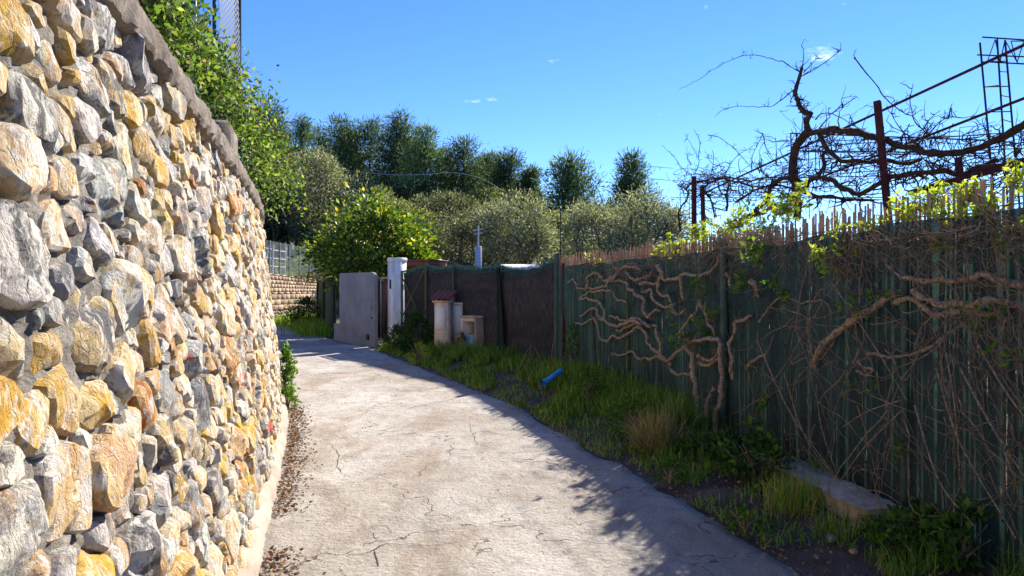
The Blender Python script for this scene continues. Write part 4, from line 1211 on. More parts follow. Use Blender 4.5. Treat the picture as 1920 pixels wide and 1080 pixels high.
bush('weed', 'broad green weeds just left of the low kerb', gpt(1420, 912, .02), .62, .38, 900, .06, FR + DK, M_LEAF, 'plant', None, .6, 22, 7)
bush('weed', 'leafy green weed in front of the gap in the kerb', gpt(1725, 1050, .02), .50, .27, 620, .05, FR + DK, M_LEAF, 'plant', None, .7, 18, 7)
bush('weed', 'tiny weed on the kerb beside the green post', gpt(1650, 1035, .02), .30, .2, 300, .04, FR + DK, M_LEAF, 'plant', None, .7, 10, 5)
bush('weed', 'weed growing between kerbs at the lower right corner', gpt(1800, 1075, .02), .5, .35, 500, .055, DK + FR, M_LEAF, 'plant', None, .6, 16, 6)
# at the stone wall's bend
b0 = wall_pt(np.array([WP.s_of_y(9.6)]), np.array([0.]), np.array([.10]))[0]
bush('wall_weed', 'bright green weed clump at the foot of the stone wall by its bend', b0, .30, .72, 1000, .06, FR, M_LEAF, 'plant', None, .5, 34, 8)
b0 = wall_pt(np.array([WP.s_of_y(8.9)]), np.array([0.]), np.array([.12]))[0]
bush('wall_weed', 'smaller weed clump at the wall foot, nearer than the bright one', b0, .22, .32, 380, .045, FR, M_LEAF, 'plant', None, .5, 16, 6)
# dry tuft
def tuft(px, py, n, h, label, spec, lean, group=None):
    b0 = np.array(gpt(px, py, .02)); root = empty('grass_tuft', b0, label, 'grass tuft', group)
    B_ = np.concatenate([NR.normal(0, .09, (n, 2)), np.zeros((n, 1))], 1)
    o = blades('blade_mass', B_, h * NR.uniform(.5, 1.15, n), mixcol(n, spec), M_GRASS, lean, .004); o.parent = root
    return root
tuft(1225, 845, 900, .42, 'pale dry straw tuft leaning over the verge below the twisted vine', [(DRY, 5), ((.45, .34, .16), 3), ((.18, .16, .05), 2)], .75)
tuft(1275, 825, 700, .52, 'tall green-brown grass tuft at the foot of the twisted vine', [(DGN, 3), (DRY, 2), (GRN, 2)], .6)
tuft(1490, 960, 500, .26, 'yellow-green grass tuft growing in front of the low kerb', [(YGR, 4), (DRY, 2), (GRN, 2)], .4)

# ================================================================== CLIMBER, NET AND SHRUBS ABOVE THE LEFT WALL
def cope(y, z=2.72, h=-.1):
    return wall_pt(np.array([WP.s_of_y(y)]), np.array([z]), np.array([h]))[0]
def climber(name, label, spine, n, spread, size, spec, mat, stems=6, hang=.4, wr=.5):
    sp_ = catmull(spine, 8); root = empty(name, sp_[0], label, 'climbing plant'); o0 = sp_[0]
    for k in range(stems):
        q = MB(); off_ = NR.normal(size=3) * np.array(spread) * .5
        pp = sp_ - o0 + off_ * np.linspace(0, 1, len(sp_))[:, None] + .08 * fbm(sp_ * 2 + k * 5, 2, k)[:, None] * np.array([1, .5, 1])
        tube(q, pp, np.linspace(.014, .004, len(pp)), 5); q.build('stem', M_TWIG, root)
    m = max(20, n // 34); idx = NR.integers(0, len(sp_), m); cc = sp_[idx] - o0 + NR.normal(size=(m, 3)) * np.array(spread)
    id2 = NR.integers(0, m, n); P_ = cc[id2] + NR.normal(size=(n, 3)) * .11
    D_ = NR.normal(size=(n, 3)) + np.array([.3, -.3, -hang])
    q = MB(); leaves(q, P_, D_, size * NR.uniform(.55, 1.3, n), wr, mixcol(n, spec), .14); q.build('foliage', mat, root, smooth=False, kind='stuff')
    # a few leading sprays that hang free
    return root
LT = [((.13, .20, .04), 3), ((.08, .14, .03), 4), ((.26, .31, .10), 2), ((.045, .08, .02), 4), ((.20, .17, .06), 1)]
def above(px, py, D): return at(px, py, D)
climber('climber', 'leafy green climber piled over the coping left of the thin white pole', [above(262, -10, 4.3), above(292, 40, 4.8), above(325, 80, 5.4), above(372, 128, 6.0), above(400, 158, 6.4)], 4300, (.085, .25, .105), .060, LT, M_LEAF, 7)
climber('climber', 'bright climber spilling past the concrete stub towards the lane', [above(405, 180, 6.8), above(432, 200, 7.4), above(462, 240, 8.2), above(482, 310, 8.6)], 4600, (.12, .30, .17), .060, LT, M_LEAF, 7)
climber('climber', 'loose leafy sprays hanging out beyond the wall end', [above(470, 270, 8.8), above(500, 320, 9.2), above(530, 345, 9.4), above(550, 348, 9.3)], 900, (.07, .25, .10), .065, LT, M_LEAF, 5, .8)
climber('climber', 'small spray of leaves hanging low over the wall end', [above(470, 340, 9.2), above(490, 375, 9.3), above(510, 385, 9.4)], 260, (.06, .2, .08), .06, LT, M_LEAF, 3, .8)
climber('climber', 'dark leafy growth behind the thin white pole and net', [above(290, 10, 6.0), above(325, 30, 6.5), above(345, 70, 7.0), above(365, 120, 7.4)], 2000, (.09, .3, .2), .08, [((.06, .11, .025), 4), ((.10, .17, .035), 3), ((.04, .07, .02), 2)], M_LEAF, 6)

nf = empty('tall_net_fence', cope(7.4), 'tall blue-green net hung between posts above the stone wall', 'net fence')
npts = [(365, 5.9, M_GALV, .018, 'pole'), (402, 6.9, M_GREENPOST, .02, 'post'), (446, 8.0, M_STEEL, .042, 'post'), (427, 8.6, M_STEEL, .045, 'stub_post')]
tops = []
for (px, D, mat, r_, nm) in npts:
    x = (px - 960) / F * D; q = MB(); hi = 6.2 if nm != 'stub_post' else EYE + (540 - 88) / F * D
    tube(q, [(x, D, 2.3), (x + .0, D, hi)], r_, 8); o = q.build(nm, mat, origin=(x, D, 2.3)); under(o, nf); tops.append((x, D))
q = MB(); A_, B_ = np.array([*tops[1], 2.6]), np.array([*tops[2], 2.6]); n = 12; V = []
for t in np.linspace(0, 1, n):
    for z in (0, .9, 1.8, 2.7, 3.5):
        p = A_ + (B_ - A_) * t + np.array([.05 * math.sin(t * 7 + z), 0, z]); V.append(p)
i = np.arange(n - 1)[:, None] * 5; j = np.arange(4)[None, :]
o = q.add(V, F4=np.stack([i + j, i + 5 + j, i + 6 + j, i + j + 1], -1).reshape(-1, 4)).build('net', M_BNET, origin=A_); under(o, nf)

# ================================================================== TREES
def limb(q, a, b_, r0, r1, bend=.12, n=7, sides=6):
    a, b_ = np.asarray(a, float), np.asarray(b_, float); L_ = np.linalg.norm(b_ - a)
    m = (a + b_) / 2 + NR.normal(size=3) * L_ * bend
    P_ = catmull([a, m, b_], n // 2 + 1); tube(q, P_, np.linspace(r0, r1, len(P_)), sides); return P_
def pine(px, ty, D, wpx, label, dark=1.0, n=13000, lean=0.0, bare=.12):
    x = (px - 960) / F * D; zb = float(terrain_z(np.array(x), np.array(D))); top = EYE + (540 - ty) / F * D; h = top - zb; w = 1.5 * wpx / F * D
    root = empty('pine_tree', (x, D, zb), label, 'tree', 'pines on the hillside')
    q = MB(); tp = catmull([(0, 0, -.3), (lean * h * .3, 0, h * .5), (lean * h, 0, h * .99)], 5); tube(q, tp, np.linspace(.16 + h * .006, .02, len(tp)), 7); q.build('trunk', M_TRUNK, root)
    q = MB(); cl = []; wt = []; lv = 24; skew = R.uniform(0, 6.28)
    for k in range(lv):
        t = bare + (1 - bare) * (k + R.random()) / lv
        prof_ = min(1.0, ((1.02 - t) / .70)) ** .75 * min(1, .5 + (t - bare) * 2.0)
        c = np.array([np.interp(t * h, tp[:, 2], tp[:, 0]), 0, t * h])
        for m in range(4):
            a = R.uniform(0, 6.28); rr_ = w * .5 * prof_ * R.choice((.45, .7, .9, 1.0, 1.25)) * (1 + .25 * math.cos(a - skew))
            e = c + np.array([math.cos(a) * rr_, math.sin(a) * rr_, rr_ * R.uniform(.05, .50)])
            limb(q, c, e, .03 + .03 * (1 - t), .008, .08, 5, 4)
            for u in (.35, .6, .8, 1.0):
                cl.append(c + (e - c) * u + NR.normal(size=3) * .10 * rr_); wt.append((.25 + rr_) * (.6 + u))
    for k in range(3): cl.append(np.array([tp[-1][0], 0, h * (1 - .03 * k)])); wt.append(.35)
    q.build('limbs', M_TRUNK, root, kind='stuff')
    C = np.array(cl); wt = np.array(wt); idx = NR.choice(len(C), n, p=wt / wt.sum())
    g_ = NR.normal(size=(n, 3)); P_ = C[idx] + g_ * (.16 + .055 * w) * np.array([1, 1, .55])
    D_ = unit(g_) + np.array([0, 0, .6]) + NR.normal(size=(n, 3)) * .4
    cols = mixcol(n, [(np.array((.090, .140, .078)) * dark, 4), (np.array((.150, .205, .095)) * dark, 3), (np.array((.050, .085, .055)) * dark, 3)]) * (1 + .35 * NR.normal(size=(len(C), 1)))[idx].clip(.5, 1.6)
    q = MB(); leaves(q, P_, D_, .42 * NR.uniform(.6, 1.2, n), .17, cols, .05)
    q.build('crown', M_PINE, root, smooth=False, kind='stuff'); return root
def broadleaf(name, px, ty, D, wpx, label, spec, mat, group, n=13000, leaf=.13, wr=.30, lobes=14, zb=None, hc=.62, trunk_r=.16, stems=3, open_=.8, clump=.20):
    x = (px - 960) / F * D; zb = float(terrain_z(np.array(x), np.array(D))) if zb is None else zb
    top = EYE + (540 - ty) / F * D; h = top - zb; w = wpx / F * D
    root = empty(name, (x, D, zb), label, 'tree', group)
    tk = MB(); q = MB(); cl = []
    forks = []
    for k in range(stems):
        a = 6.28 * k / stems + R.uniform(-.5, .5); e = np.array([math.cos(a) * w * .16, math.sin(a) * w * .16, h * R.uniform(.30, .42)])
        limb(tk, (0, 0, -.3), e, trunk_r, trunk_r * .55, .08, 7, 8); forks.append(e)
    tk.build('trunk', M_TRUNK, root)
    ch = h * hc
    for k in range(lobes):
        a = R.uniform(0, 6.28); u = (k + .5) / lobes; el = math.asin(max(-1, min(1, -0.55 + 1.5 * u)))
        rr_ = R.uniform(.55, .78); c = np.array([math.cos(a) * math.cos(el) * w * .5 * rr_, math.sin(a) * math.cos(el) * w * .5 * rr_, h - ch * .5 + math.sin(el) * ch * .5 * rr_])
        f0 = min(forks, key=lambda f_: np.linalg.norm(f_ - c)); limb(q, f0, c, trunk_r * .4, .02, .14, 7, 5)
        lr = R.uniform(.20, .32) * min(w, ch) * open_
        m = 42
        d = unit(NR.normal(size=(m, 3)) + np.array([0, 0, .25])); cs = c + d * lr * NR.uniform(.45, 1.12, (m, 1)) * np.array([1.1, 1.1, .9])
        for e in cs[:5]: limb(q, c, e, .018, .005, .1, 5, 4)
        cl.append(cs)
    q.build('limbs', M_TRUNK, root, kind='stuff')
    C = np.vstack(cl); idx = NR.integers(0, len(C), n); g_ = NR.normal(size=(n, 3)); P_ = C[idx] + g_ * clump * np.array([1, 1, .85])
    D_ = unit(P_ - np.array([0, 0, h - ch * .6])) * .5 + unit(g_) * .6 + NR.normal(size=(n, 3)) * .4
    q = MB(); leaves(q, P_, D_, leaf * NR.uniform(.55, 1.3, n), wr, mixcol(n, spec, .22), .08); q.build('crown', mat, root, smooth=False, kind='stuff'); return root

for a in [
    (500, 196, 46, 95, 'dark pine rising just beyond the end of the stone wall', .8),
    (563, 222, 62, 46, 'small narrow pine top, first left on the skyline', .95),
    (636, 224, 58, 74, 'pine with rounded top left of the tallest pine pair', 1.0),
    (688, 226, 60, 80, 'dark pine directly left of the leaning tall pine', .85),
    (735, 217, 57, 82, 'tall open pine leaning right, highest on the skyline', .75),
    (797, 244, 55, 70, 'pointed pale green pine in the middle of the skyline', 1.25),
    (868, 264, 58, 86, 'broad dark pine right of the pointed pale pine', .72),
    (916, 290, 62, 50, 'low pine top between the broad dark pine and the last one', .8),
    (957, 290, 56, 66, 'dark pine at the right end of the main tree group', .75),
    (996, 322, 54, 40, 'short pine beside the gap of sky', .8),
    (1065, 300, 44, 92, 'tall pine standing alone right of the sky gap', .95),
    (1184, 296, 50, 66, 'dark round-topped pine behind the right olive trees', .8),
    (598, 246, 66, 60, 'pine filling the dip right of the first small pine top', .9),
    (662, 243, 68, 56, 'hazy pine behind, between the rounded and the dark pine', 1.1),
    (768, 268, 66, 54, 'lower pine between the leaning and the pointed pine', .9),
    (832, 282, 66, 60, 'lower pine left of the broad dark pine', .95),
    (530, 240, 58, 60, 'pine between the wall end and the first small pine top', .85),
    (900, 300, 68, 60, 'hazy low pine right of the broad dark pine', 1.0),
]:
    pine(*a[:5], dark=a[5], lean=.04 if 'leaning' in a[4] else R.uniform(-.02, .02), bare=.28 if 'open' in a[4] else .10)
OL = [((.24, .255, .18), 4), ((.38, .38, .31), 3), ((.12, .135, .085), 4)]
OD = [((.12, .13, .080), 4), ((.25, .25, .18), 2), ((.06, .07, .04), 4)]
OY = [((.20, .225, .08), 4), ((.30, .31, .13), 2), ((.11, .13, .05), 3)]
G1_ = 'olive trees on the slope'
for a in [
    (562, 268, 47, 205, 'large silver olive behind the wire fence, nearest the wall end', OL),
    (655, 328, 49, 175, 'silver olive behind the lemon tree', OL),
    (490, 335, 44, 150, 'shaded dark olive half hidden by the wall end', OD),
    (745, 378, 42, 150, 'brownish olive above the right side of the lemon tree', OY),
    (835, 362, 46, 150, 'grey-green olive under the broad dark pine', OD),
    (880, 384, 30, 190, 'broad olive behind the aerial mast', OD),
    (962, 362, 28, 150, 'sunlit olive at the right end of the main group', OL),
    (1034, 398, 38, 80, 'small yellowish tree in the gap below the lone pine', OY),
    (1118, 368, 24, 150, 'left of the two silver olives above the reed fence', OL),
    (1215, 348, 22, 150, 'right of the two silver olives, next to the pergola', OL),
    (780, 420, 27, 120, 'low dark tree between lemon tree and aerial mast', OD),
    (920, 352, 52, 120, 'pale olive tree behind, below the low pine top', OY),
    (606, 388, 44, 150, 'dark olive behind the lemon tree on its left', OD),
]:
    broadleaf('olive_tree', *a[:5], a[5], M_OLIVE, G1_, n=12500, leaf=.15 * a[2] / 32 + .02, wr=.30, lobes=15, hc=.72)
broadleaf('lemon_tree', 697, 382, 23.6, 232, 'glossy green lemon tree with yellow leaves behind the grey wall', [((.085, .145, .018), 4), ((.18, .24, .025), 3), ((.04, .075, .014), 4), ((.45, .38, .03), .8)], M_LEMON, None, n=13500, leaf=.17, wr=.52, lobes=17, hc=.82, zb=0.0, clump=.17)
lt = bpy.data.objects[[o.name for o in bpy.data.objects if o.name.startswith('lemon_tree')][0]]
q = MB(); me = None
for k in range(26):
    a = R.uniform(0, 6.28); r_ = R.uniform(1.2, 2.1); p = np.array([math.cos(a) * r_ * .9 + (.9 if k < 14 else 0), -abs(math.sin(a)) * r_, R.uniform(1.7, 3.6)])
    if me is None:
        qq = MB(); tube(qq, [(0, 0, -.055), (0, 0, -.045), (0, 0, -.02), (0, 0, .02), (0, 0, .045), (0, 0, .06)], [.004, .025, .042, .042, .025, .006], 8); me = qq.mesh('lemon'); me.materials.append(plain('lemon_skin', (.72, .48, .03), .5, .1))
    o = bpy.data.objects.new('lemon', me); COL.objects.link(o); o.location = tuple(p); o.rotation_euler = (R.uniform(-.6, .6), R.uniform(-.6, .6), 0); o.parent = lt
for (px, py, D, w, h, lab) in ((518, 512, 36, 1.0, .9, 'yellow-green bush seen through the ladder frame'), (560, 515, 37, 1.7, 1.2, 'larger yellow-green bush behind the wire fence'), (592, 520, 38, 1.2, .9, 'yellow-green bush at the far end of the wire fence')):
    bush('bush', lab, (*at(px, py, D)[:2], 2.0), w, h, 1500, .12, [((.26, .32, .05), 4), ((.14, .20, .03), 3)], M_YLEAF, 'bush', 'bushes above the far wall', .4, 24, 5)
bush('bush', 'low dark growth on top of the screened fence', sfp(.7, 1.75), 2.6, .45, 1500, .09, [((.12, .09, .03), 3), ((.06, .07, .02), 3)], M_LEAF, 'bush', None, .4, 30, 5)
bush('shrub', 'dark shrub at the foot of the screened fence', sfp(.12, 0) + (-.5, -.2, 0), 1.8, 1.15, 2200, .13, DK, M_LEAF, 'shrub', None, .4, 34, 6)
bush('evergreen_shrub', 'blue-green evergreen bush behind the reed fence under the pergola', (*at(1418, 400, 12)[:2], 0), 1.6, 3.05, 2600, .12, [((.03, .07, .05), 3), ((.05, .10, .06), 2)], M_LEAF, 'shrub', None, .35, 40, 6)

# slack cable across the trees
q = MB(); tube(q, catmull([at(x_, y_, 52) for x_, y_ in ((585, 312), (650, 319), (700, 325), (745, 328), (800, 327), (850, 324), (905, 336), (965, 372))], 5), .020, 5)
o = q.build('cable', M_GALV, origin=at(585, 312, 52)); tag(o, 'thin pale cable slung between the pines', 'cable', kind='thing')

# ================================================================== PERGOLA behind the reed fence
def c6(cx, cy): return (1240 + cx / 2.7, 40 + cy / 2.7)
def fence_D(px):
    s = np.linspace(0, FP.len, 400); q = FP.at(s); xp = 960 + F * q[:, 0] / np.maximum(q[:, 1], .3); ok = q[:, 1] > 1.5
    o_ = np.argsort(xp[ok]); return float(np.interp(px, xp[ok][o_], q[ok][:, 1][o_]))
def perg(cx, cy, extra=1.1):
    px, py = c6(cx, cy); return at(px, py, fence_D(px) + extra + 1.15 + 1.6 * max(0.0, 1 - cx / 640.0))
pg = empty('pergola', (3.1, 6.5, 0), 'rusty pergola of leaning red posts, pipes and wires behind the reed fence', 'pergola')
def add_tube(parent, name, pts, r_, mat, sides=6, rough=0.0, n=6, curve=True):
    P_ = catmull(pts, n) if curve and len(pts) > 2 else np.array(pts); q = MB()
    tube(q, P_, np.linspace(r_[0], r_[1], len(P_)) if isinstance(r_, tuple) else r_, sides, rough=rough); o = q.build(name, mat, origin=P_[0]); under(o, parent); return P_
for (top, bot, r_) in (((1093, 405), (1146, 960), .034), ((165, 785), (166, 1010), .036), ((1503, 690), (1520, 860), .030), ((208, 830), (212, 1010), .03)):
    a, b_ = perg(*top, .55), perg(*bot, .55); d = (b_ - a) / max(1e-6, a[2] - b_[2]); foot = a + d * a[2]
    q = MB(); P_ = [a, foot]; tube(q, P_, r_ * 1.2, 4); o = q.build('post', M_RUST, origin=a); under(o, pg)
for (a, b_, r_, ea, eb) in (((150, 900), (1900, 90), .014, 1.2, .5), ((690, 835), (1900, 365), .013, 1.5, .6), ((1260, 870), (1900, 690), .030, .45, .3), ((1380, 850), (1700, 700), .022, .8, .8)):
    add_tube(pg, 'pipe', [perg(*a, ea), perg(*b_, eb)], r_, M_RUST, 8, curve=False)
for (a, b_, e) in (((80, 825), (760, 790), 1.2), ((220, 797), (1180, 782), 1.6), ((200, 862), (1020, 828), 1.4), ((60, 892), (1120, 892), 1.8), ((690, 640), (1880, 555), 1.5), ((720, 785), (1880, 605), 1.2), ((720, 660), (1660, 682), 2.2),
                   ((700, 700), (1880, 640), 2.0), ((100, 870), (1100, 905), 1.0), ((860, 775), (1880, 690), 2.4), ((300, 830), (1100, 700), 2.0), ((700, 612), (1640, 575), 2.6), ((60, 805), (420, 840), 2.6), ((640, 880), (1140, 905), 2.2)):
    add_tube(pg, 'wire', [perg(*a, e), perg(*b_, e)], .0055, M_STEEL, 4, curve=False)
for (cx, y0, y1) in ((745, 610, 1000), (95, 850, 1010), (140, 860, 1010), (780, 640, 860)):
    add_tube(pg, 'upright_wire', [perg(cx, y0, 1.7), perg(cx + 4, y1, 1.7)], .006, M_STEEL, 4, curve=False)

# lattice tower and beam of welded bars
tw = empty('lattice_tower', at(1870, 540, 7.0) * (1, 1, 0), 'blue-grey welded bar lattice tower with a beam leading right', 'lattice tower')
TD = 6.4
def tp_(cx, cy, d=0.0): px, py = c6(cx, cy); return at(px, py, TD + d)
legs = [((1613, 108), (1680, 840), 0.0), ((1700, 90), (1748, 840), .28), ((1740, 95), (1800, 780), -.02)]
lp = []
for (a, b_, d) in legs:
    A_, B_ = tp_(*a, d), tp_(*b_, d); dd = (B_ - A_) / (A_[2] - B_[2]); B_ = A_ + dd * (A_[2] + .0); lp.append((A_, B_)); add_tube(tw, 'leg', [A_, B_], .0085, M_STEEL, 6, curve=False)
for k in range(15):
    z = 3.72 - k * .235
    for (u, v, dz) in ((0, 1, .10), (1, 2, -.10), (0, 2, .0)):
        def onleg(w, zz): A_, B_ = lp[w]; t = (A_[2] - zz) / (A_[2] - B_[2]); return A_ + (B_ - A_) * t
        if True: add_tube(tw, 'rung', [onleg(u, z), onleg(v, z + dz)], .0055, M_STEEL, 4, curve=False)
for (a, b_, d) in (((1625, 80), (2100, 112), 0.0), ((1600, 170), (2100, 190), .25), ((1650, 205), (2100, 232), 0.0)):
    add_tube(tw, 'beam_bar', [tp_(*a, d), tp_(*b_, d)], .0075, M_STEEL, 5, curve=False)
zz = [(1650, 205), (1690, 92), (1715, 205), (1740, 95), (1800, 205), (1770, 100), (1835, 100), (1800, 212), (1870, 215), (1880, 104), (1930, 218), (1960, 110)]
for k in range(len(zz) - 1): add_tube(tw, 'web_bar', [tp_(*zz[k], .05 * (k % 2)), tp_(*zz[k + 1], .05 * ((k + 1) % 2))], .0055, M_STEEL, 4, curve=False)
lb = empty('lattice_beam', perg(700, 600, 3.0) * (1, 1, 0), 'long thin lattice girder seen through the pergola vines', 'lattice beam')
for (a, b_) in (((655, 567), (1640, 602)), ((662, 655), (1640, 668)), ((655, 567), (662, 900)), ((685, 570), (690, 900))):
    add_tube(lb, 'chord', [perg(*a, 3.0), perg(*b_, 3.0)], .010, M_STEEL, 5, curve=False)
prev = None
for k in range(34):
    c_ = perg(660 + k * 29, (572 + k * 1.0) if k % 2 else (652 + k * .5), 3.0)
    if prev is not None: add_tube(lb, 'web_bar', [prev, c_], .006, M_STEEL, 4, curve=False)
    prev = c_

# ---- bare vines on the pergola
def twigs(q, P_, n, ln, r0, col=(1, 1, 1), up=.5, depth=2, wig=.35):
    """short crooked side shoots from a limb"""
    P_ = np.asarray(P_)
    for _ in range(n):
        k = R.randrange(len(P_)); p = P_[k].copy(); d = NR.normal(size=3); d[1] *= .8; d[2] += up; d = d / np.linalg.norm(d); L_ = ln * R.uniform(.35, 1.2); m = R.choice((4, 5, 6)); pts = [p]
        for s in range(m):
            d = d + NR.normal(size=3) * wig; d /= np.linalg.norm(d); p = p + d * L_ / m; pts.append(p)
        pts = np.array(pts); tube(q, pts, np.linspace(r0 * R.uniform(.7, 1.2), r0 * .3, len(pts)), 4, cap=False)
        if depth > 1: twigs(q, pts[2:], R.choice((0, 1, 2)), ln * .5, r0 * .6, col, up, depth - 1, wig)
pv = empty('grape_vine', perg(690, 870, .7) * (1, 1, 0), 'old bare grapevine with a gnarled upright snag arching over the pergola', 'vine')
tw_mb = MB()
def vlimb(name, pts, r0, r1, e0, e1, root, nt=10, ln=.3, up=.4, mat=None, sides=9, wig=.02):
    k = len(pts); W_ = np.array([perg(*p, e0 + (e1 - e0) * i / max(1, k - 1)) for i, p in enumerate(pts)])
    P_ = catmull(W_, 7); P_ = P_ + wig * np.stack([fbm(P_ * 6, 2, 3), fbm(P_ * 6, 2, 5), fbm(P_ * 6, 2, 7)], -1)
    q = MB(); tube(q, P_, .78 * np.linspace(r0, r1, len(P_)) * (1 + .2 * vnoise(P_ * 9, 2)), sides, rough=.3); o = q.build(name, mat or M_DVINE, origin=P_[0]); under(o, root)
    if nt: twigs(tw_mb, P_, nt, ln, max(.005, min(.010, r1 * .5 + .003)), up=up)
    return P_
T_ = vlimb('trunk', [(690, 1000), (690, 870), (670, 780), (665, 700), (680, 640), (720, 590), (745, 555)], .058, .050, .5, .7, pv, 14, .25)
vlimb('snag', [(742, 560), (738, 500), (756, 468), (720, 455), (695, 420), (682, 370), (680, 330), (695, 285), (715, 240)], .052, .020, .7, .7, pv, 26, .16, .6)
vlimb('branch', [(745, 572), (830, 555), (900, 552), (980, 562), (1080, 585), (1180, 622), (1300, 655), (1430, 665), (1560, 645), (1680, 600), (1760, 560), (1880, 490)], .046, .038, .7, .6, pv, 22, .28, .5)
vlimb('branch', [(790, 560), (830, 620), (880, 680), (930, 705), (1040, 712), (1150, 700), (1250, 706), (1320, 690)], .034, .022, .7, 1.0, pv, 18, .28, .2)
vlimb('branch', [(690, 880), (760, 800), (820, 785), (870, 805), (930, 850), (1000, 866), (1060, 840), (1130, 800), (1220, 770), (1320, 756), (1420, 762), (1510, 772), (1600, 745), (1720, 735), (1880, 720)], .034, .030, .6, .6, pv, 40, .28, .1)
vlimb('branch', [(700, 860), (780, 880), (870, 890), (960, 905), (1080, 910)], .028, .015, .9, 1.2, pv, 16, .28, -.1)
vlimb('branch', [(800, 780), (825, 730), (815, 690), (830, 660)], .030, .02, .9, .9, pv, 12, .2, .5)
vlimb('branch', [(665, 790), (600, 800), (560, 830), (545, 880), (520, 930), (470, 965), (400, 1010)], .036, .030, .8, .8, pv, 22, .3, .2)
vlimb('branch', [(650, 925), (560, 940), (470, 985), (420, 1020)], .034, .028, .6, .6, pv, 6, .25, .3)
for pts in ([(90, 1060), (85, 960), (130, 900), (135, 860), (90, 830)], [(205, 835), (205, 900), (225, 1010)], [(215, 870), (255, 910), (272, 990)], [(330, 960), (335, 880), (345, 830)], [(120, 850), (160, 815), (240, 805), (330, 790), (440, 800), (560, 790)], [(220, 840), (300, 800), (400, 815), (500, 840), (600, 815)], [(380, 910), (450, 870), (520, 840), (600, 830), (680, 850)]):
    vlimb('branch', pts, .022, .014, 1.0, 1.0, pv, 20, .30, .35)
shoots = [[(690, 252), (620, 210), (540, 182), (460, 170), (400, 178), (330, 205), (260, 245), (190, 295), (90, 345)], [(680, 340), (620, 390), (550, 430), (460, 430), (380, 430), (320, 445), (270, 482)],
    [(715, 280), (780, 240), (850, 195), (905, 150)], [(720, 265), (760, 220), (800, 180)], [(715, 240), (720, 180), (720, 140)], [(977, 188), (1040, 270), (1110, 360), (1170, 420), (1230, 470), (1270, 490), (1330, 560)],
    [(150, 775), (100, 740), (60, 680), (0, 625)], [(170, 775), (190, 700), (150, 620), (125, 580)], [(190, 690), (195, 610), (165, 545)], [(238, 575), (290, 585), (340, 620), (400, 680), (470, 750)], [(320, 785), (350, 720), (400, 670), (460, 640)],
    [(460, 765), (460, 680), (490, 620), (515, 570)], [(513, 565), (530, 640), (570, 705)], [(580, 725), (582, 640), (575, 585)], [(780, 500), (810, 470), (860, 472), (920, 495), (1000, 540), (1060, 575)], [(850, 475), (920, 430), (990, 380)], [(920, 440), (918, 390)],
    [(1345, 575), (1320, 545), (1270, 490), (1255, 400), (1270, 320)], [(1345, 575), (1400, 520), (1450, 490), (1560, 480), (1650, 470)], [(1320, 545), (1350, 500), (1410, 450)], [(1450, 492), (1470, 420)], [(1330, 600), (1240, 575), (1190, 510), (1165, 470)], [(1360, 590), (1440, 570), (1475, 520)],
    [(-60, 800), (0, 800), (80, 815)], [(-110, 740), (-40, 735), (60, 745)], [(250, 790), (265, 700), (258, 655)], [(640, 720), (600, 650), (640, 600)], [(700, 460), (712, 400), (705, 370)], [(1000, 700), (1100, 660), (1200, 640), (1340, 600)]]
for pts in shoots:
    vlimb('shoot', pts, .0085, .004, .75, .85, pv, 9 if len(pts) > 3 else 4, .13, .5, M_DVINE, 5, .012)
# thicket of fine twigs along the wires
for _ in range(270):
    cx, cy = R.uniform(60, 1880), 0; cy = R.uniform(730, 900) if cx < 640 else R.uniform(590, 900)
    p = perg(cx, cy, R.uniform(.7, 2.2)); twigs(tw_mb, np.array([p, p + (.02, 0, .02)]), 2, .42, .0065, up=.15, depth=3, wig=.45)
o = tw_mb.build('twigs', M_DVINE, kind='stuff', origin=pv.location); under(o, pv)

# ================================================================== TWISTED VINE on the net
def c7(cx, cy): return (1040 + cx / 3.0, 480 + cy / 3.0)
tv_ = empty('twisted_vine', path_pt(FP, 1312, 815, .35) * (1, 1, 0), 'pale contorted vine with corkscrew branches spread over the green net', 'vine')
vt = MB()
def nlimb(name, pts, r0, r1, o0, o1, root, nt=3, conv=c7, mat=None, ln=.18, wig=.012, sides=8, rough=.2):
    k = len(pts); W_ = []
    for i, p in enumerate(pts):
        px, py = conv(*p); W_.append(path_pt(FP, px, py, o0 + (o1 - o0) * i / max(1, k - 1) + R.uniform(-.03, .03)))
    P_ = catmull(np.array(W_), 9); P_ = P_ + wig * np.stack([fbm(P_ * 9, 2, 3), fbm(P_ * 9, 2, 5), fbm(P_ * 9, 2, 7)], -1)
    q = MB(); tube(q, P_, np.linspace(r0, r1, len(P_)) * (1 + .28 * vnoise(P_ * 17, 2)), sides, rough=rough); o = q.build(name, mat or M_VINE, origin=P_[0]); under(o, root)
    if nt: twigs(vt, P_, nt, ln, .0035, up=.1, depth=2, wig=.4)
    return P_
for pts, r0, r1 in [
    ([(805, 1000), (805, 940), (800, 830), (795, 740), (775, 640), (770, 560), (745, 510)], .040, .032), ([(825, 1000), (835, 920), (850, 870), (880, 790), (905, 745)], .036, .03), ([(905, 1000), (905, 960), (915, 880), (935, 800), (938, 680), (930, 560), (935, 485), (880, 465), (780, 482), (730, 470)], .036, .024)]:
    nlimb('trunk', pts, r0 * .85, r1 * .8, .30, .20, tv_, 12, wig=.02, rough=.34)
